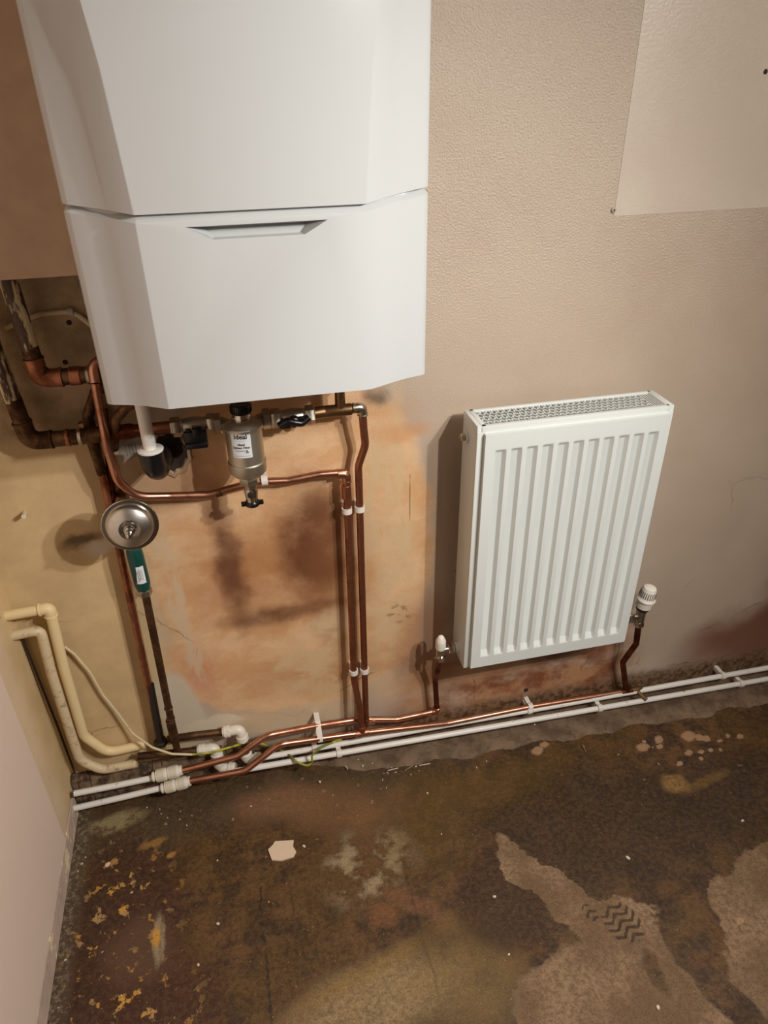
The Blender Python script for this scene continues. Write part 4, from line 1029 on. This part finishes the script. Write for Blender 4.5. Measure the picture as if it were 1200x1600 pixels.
# ------------------------------------------------------------------ radiator valves
def trv():
    c = at(998, 972, ly); c.z = RZ+.0; x = c.x+.001
    t = thing('thermostatic_valve', 'white ribbed thermostatic radiator valve at the radiator lower right', 'valve', (x, ly, RZ))
    bm = BM(); lathe(bm, [(-.022, .0100), (-.010, .0115), (.012, .0115), (.016, .013), (.022, .013)], (x, ly, RZ), (0, 0, 1)); obj('body', bm, 'chrome', t)
    bm = BM(); hexnut(bm, (x, ly, RZ-.022), (0, 0, 1), .0135, .014); obj('pipe_nut', bm, 'chrome', t)
    bm = BM(); tube(bm, [V((x, ly, RZ)), V((1.325, ly, RZ))], .0085); obj('tail', bm, 'chrome', t)
    bm = BM(); hexnut(bm, ((x+1.327)/2, ly, RZ), (1, 0, 0), .0135, .013); obj('tail_nut', bm, 'chrome', t)
    d = V((.10, -.06, 1)).normalized(); hb = V((x, ly, RZ+.021))
    bm = BM(); lathe(bm, [(0, .0135), (.003, .0155), (.010, .0160), (.012, .014)], hb, d, 28); obj('ring_nut', bm, 'blackm', t)
    bm = BM(); lathe(bm, [(.009, .0140), (.011, .0185), (.030, .0200), (.0325, .0225), (.036, .0225), (.038, .0205), (.045, .0195), (.060, .0175), (.068, .0145), (.071, .0095), (.072, .003)], hb, d, 36); hd = obj('head', bm, 'trv', t)
    bm = BM(); u = d.cross(V((1, 0, 0))).normalized(); w2 = d.cross(u)
    for k in range(24):
        an = 2*math.pi*k/24; rad = u*math.cos(an)+w2*math.sin(an); tg = d.cross(rad)
        q = [hb+d*h+rad*r_+tg*s for h, r_, s in ((.044, .0201, -.0009), (.044, .0201, .0009), (.060, .0180, .0008), (.060, .0180, -.0008))]
        vs = [bm.verts.new(v) for v in q]+[bm.verts.new(v-rad*.003) for v in q]
        for f in ((0, 1, 2, 3), (4, 5, 6, 7), (0, 1, 5, 4), (1, 2, 6, 5), (2, 3, 7, 6), (3, 0, 4, 7)): bm.faces.new([vs[i] for i in f])
    obj('vent_slots', bm, 'slot', hd, False)
trv()
def lockshield():
    c = at(688, 1022, ly); x = c.x
    t = thing('lockshield_valve', 'small white capped valve at the radiator lower left', 'valve', (x, ly, RZ))
    bm = BM(); lathe(bm, [(-.022, .0095), (-.010, .0105), (.010, .0105)], (x, ly, RZ), (0, 0, 1)); obj('body', bm, 'chrome', t)
    bm = BM(); hexnut(bm, (x, ly, RZ-.024), (0, 0, 1), .0130, .012); lathe(bm, [(-.002, .0136), (.002, .0136)], (x, ly, RZ-.018), (0, 0, 1)); obj('pipe_nut', bm, 'chrome', t)
    bm = BM(); tube(bm, [V((x, ly, RZ)), V((.918, ly, RZ))], .0075); obj('tail', bm, 'chrome', t)
    bm = BM(); hexnut(bm, ((x+.918)/2+.004, ly, RZ), (1, 0, 0), .012, .014); obj('tail_nut', bm, 'chrome', t)
    bm = BM(); lathe(bm, [(0, .0120), (.002, .0125), (.020, .0118), (.022, .0118), (.033, .0070), (.036, .0045), (.037, .001)], (x, ly, RZ+.006), (0, 0, 1), 28); obj('white_cap', bm, 'trv', t)
lockshield()

# ------------------------------------------------------------------ small wall items
def screw(label, u, v, r=.0045):
    p = at(u, v, -.0018); t = thing('screw', label, 'screw', p)
    bm = BM(); lathe(bm, [(0, r), (.0012, r), (.002, r*.7)], p, (0, -1, 0), 16); obj('head', bm, 'oldclip', t)
    bm = BM(); box(bm, (p.x-r*.6, p.y-.0023, p.z-.0006), (p.x+r*.6, p.y-.0019, p.z+.0006)); box(bm, (p.x-.0006, p.y-.0023, p.z-r*.6), (p.x+.0006, p.y-.0019, p.z+r*.6)); obj('cross_slot', bm, 'slot', t, False)
screw('small painted-over screw at the corner of the patched board, upper right', 959, 328)
for u, v, lb in ((108, 504, 'small dark hole in the wall under the cream cable'), (102, 566, 'dark hole in the wall above the right riser elbow'), (1196, 112, 'dark nick in the wall at the upper right edge')):
    p = at(u, v, -.0003); bm = BM(); lathe(bm, [(0, .0045), (.0006, .0040)], p, (0, -1, 0), 14); tag(obj('screw_hole', bm, 'hole'), lb, 'hole')
p = at(38, 801, -.0); t = thing('wall_plug', 'stub of pale plastic wall plug sticking out of the yellowed wall, far left', 'wall plug', p)
bm = BM(); tube(bm, [p, p+V((.004, -.022, .004))], .0042, 0, 10); obj('plug', bm, 'chipw', t)

# ------------------------------------------------------------------ debris
def flake(bm, c, r, th, n=9, jit=.35, flat=1.):
    js = [1+random.uniform(-jit, jit) for _ in range(n)]; rot = random.uniform(0, 6.28)
    top = []; bot_ = []
    for k in range(n):
        an = 2*math.pi*k/n; x = r*js[k]*math.cos(an); y = r*flat*js[k]*math.sin(an)
        X = x*math.cos(rot)-y*math.sin(rot); Y = x*math.sin(rot)+y*math.cos(rot)
        bot_.append(bm.verts.new((c[0]+X, c[1]+Y, c[2]))); top.append(bm.verts.new((c[0]+X*.93, c[1]+Y*.93, c[2]+th+random.uniform(0, th*.3))))
    bm.faces.new(bot_[::-1]); bm.faces.new(top)
    for k in range(n): bm.faces.new((bot_[k], bot_[(k+1) % n], top[(k+1) % n], top[k]))
# one large flake with the photograph's outline
bm = BM(); outl = [(419, 1329), (426, 1322), (430, 1316), (447, 1315), (459, 1314), (458, 1324), (463, 1332), (459, 1340), (440, 1346), (425, 1345)]
bo = [atz(u, v, .0005) for u, v in outl]
vb = [bm.verts.new(p) for p in bo]; vt = [bm.verts.new(p+V((0, 0, .004))) for p in bo]
bm.faces.new(vb); bm.faces.new(vt)
for k in range(len(vb)): bm.faces.new((vb[k], vb[(k+1) % len(vb)], vt[(k+1) % len(vb)], vt[k]))
tag(obj('plaster_flake', bm, 'chip', loc=atz(440, 1331, 0)), 'large pinkish plaster flake lying on the dark floor', 'debris')
singles = [((475, 1323), .0045, 'chipw', 'small pale chip just right of the large plaster flake'), ((341, 1444), .0045, 'chipw', 'lone pale chip on the brown floor below the large plaster flake'),
           ((981, 1341), .005, 'chipw', 'lone white chip on the dark wet floor below the radiator'), ((168, 1352), .008, 'chip', 'pinkish chip near the left corner of the floor'),
           ((795, 1492), .003, 'chipw', 'tiny pale chip on the wet patch at bottom centre'), ((773, 1402), .004, 'chipw', 'small pale sliver left of the dry concrete patch'), ((1160, 1283), .004, 'chipw', 'pale speck on the dark floor at the right edge'),
           ((1028, 1575), .0055, 'chip', 'pinkish chip on the dry concrete at the bottom right')]
for (uv, r, mt, lb) in singles:
    p = atz(*uv, 0); bm = BM(); flake(bm, (p.x, p.y, .0004), r, .0022, 7, .3, .7); tag(obj('plaster_chip', bm, mt, loc=p), lb, 'debris')
chips = [(250, 1265), (262, 1278), (282, 1268), (281, 1281), (252, 1272), (230, 1262), (300, 1275), (292, 1290), (128, 1350), (122, 1362), (134, 1340), (160, 1488), (190, 1556), (92, 1575), (103, 1500),
         (560, 1190), (567, 1200), (575, 1184), (582, 1196), (606, 1208), (612, 1203), (618, 1207), (604, 1231), (598, 1219), (642, 1211), (650, 1198), (655, 1205), (392, 1260), (500, 1225), (520, 1243),
         (745, 1200), (760, 1190), (668, 1240), (690, 1304), (835, 1135), (912, 1167), (340, 1345), (206, 1395), (420, 1410), (310, 1508)]
pr = None
for i, (u, v) in enumerate(chips):
    p = atz(u, v, 0); r = random.choice((.0018, .0025, .0032)); bm = BM(); flake(bm, (p.x, p.y, .0072 if (p.x > .55 and p.y > -.095) else .0004), r, .0014, 6, .35, random.choice((.35, .6, .9)))
    kind = ('pale', 'chipw') if i % 3 else ('pinkish', 'chip')
    where = ('floor in front of the white corner couplers' if v < 1300 and u < 320 else 'dark gap by the left wall' if u < 145 else 'red-brown wet floor patch at the left' if u < 215 else
             'floor strip just right of the cable loop' if 530 < u < 680 and v < 1245 else 'floor below the copper bends' if u < 530 and v < 1265 else 'floor below the radiator' if u > 700 else 'open brown floor around the large flake')
    tag(obj('debris_chip', bm, kind[1], loc=p), 'tiny '+kind[0]+' plaster chip on the '+where, 'debris', kind[0]+' chips on the '+where)
# splinters
for i, (uv, uv2) in enumerate((((606, 1208), (622, 1204)), ((632, 1208), (645, 1200)), ((655, 1200), (672, 1197)), ((910, 1165), (915, 1176)), ((540, 1200), (544, 1206)))):
    a_, b_ = atz(*uv, .0), atz(*uv2, .0); h = .0095 if a_.y > -.11 and a_.x > .55 else .003
    a_.z = b_.z = h; tag(obj('wood_splinter', mk(tube, [a_, b_], .0011, 0, 6), 'twig' if i % 2 else 'chipw', loc=a_), 'thin pale splinter lying on the floor near the wall', 'debris', 'thin splinters on the floor by the wall')
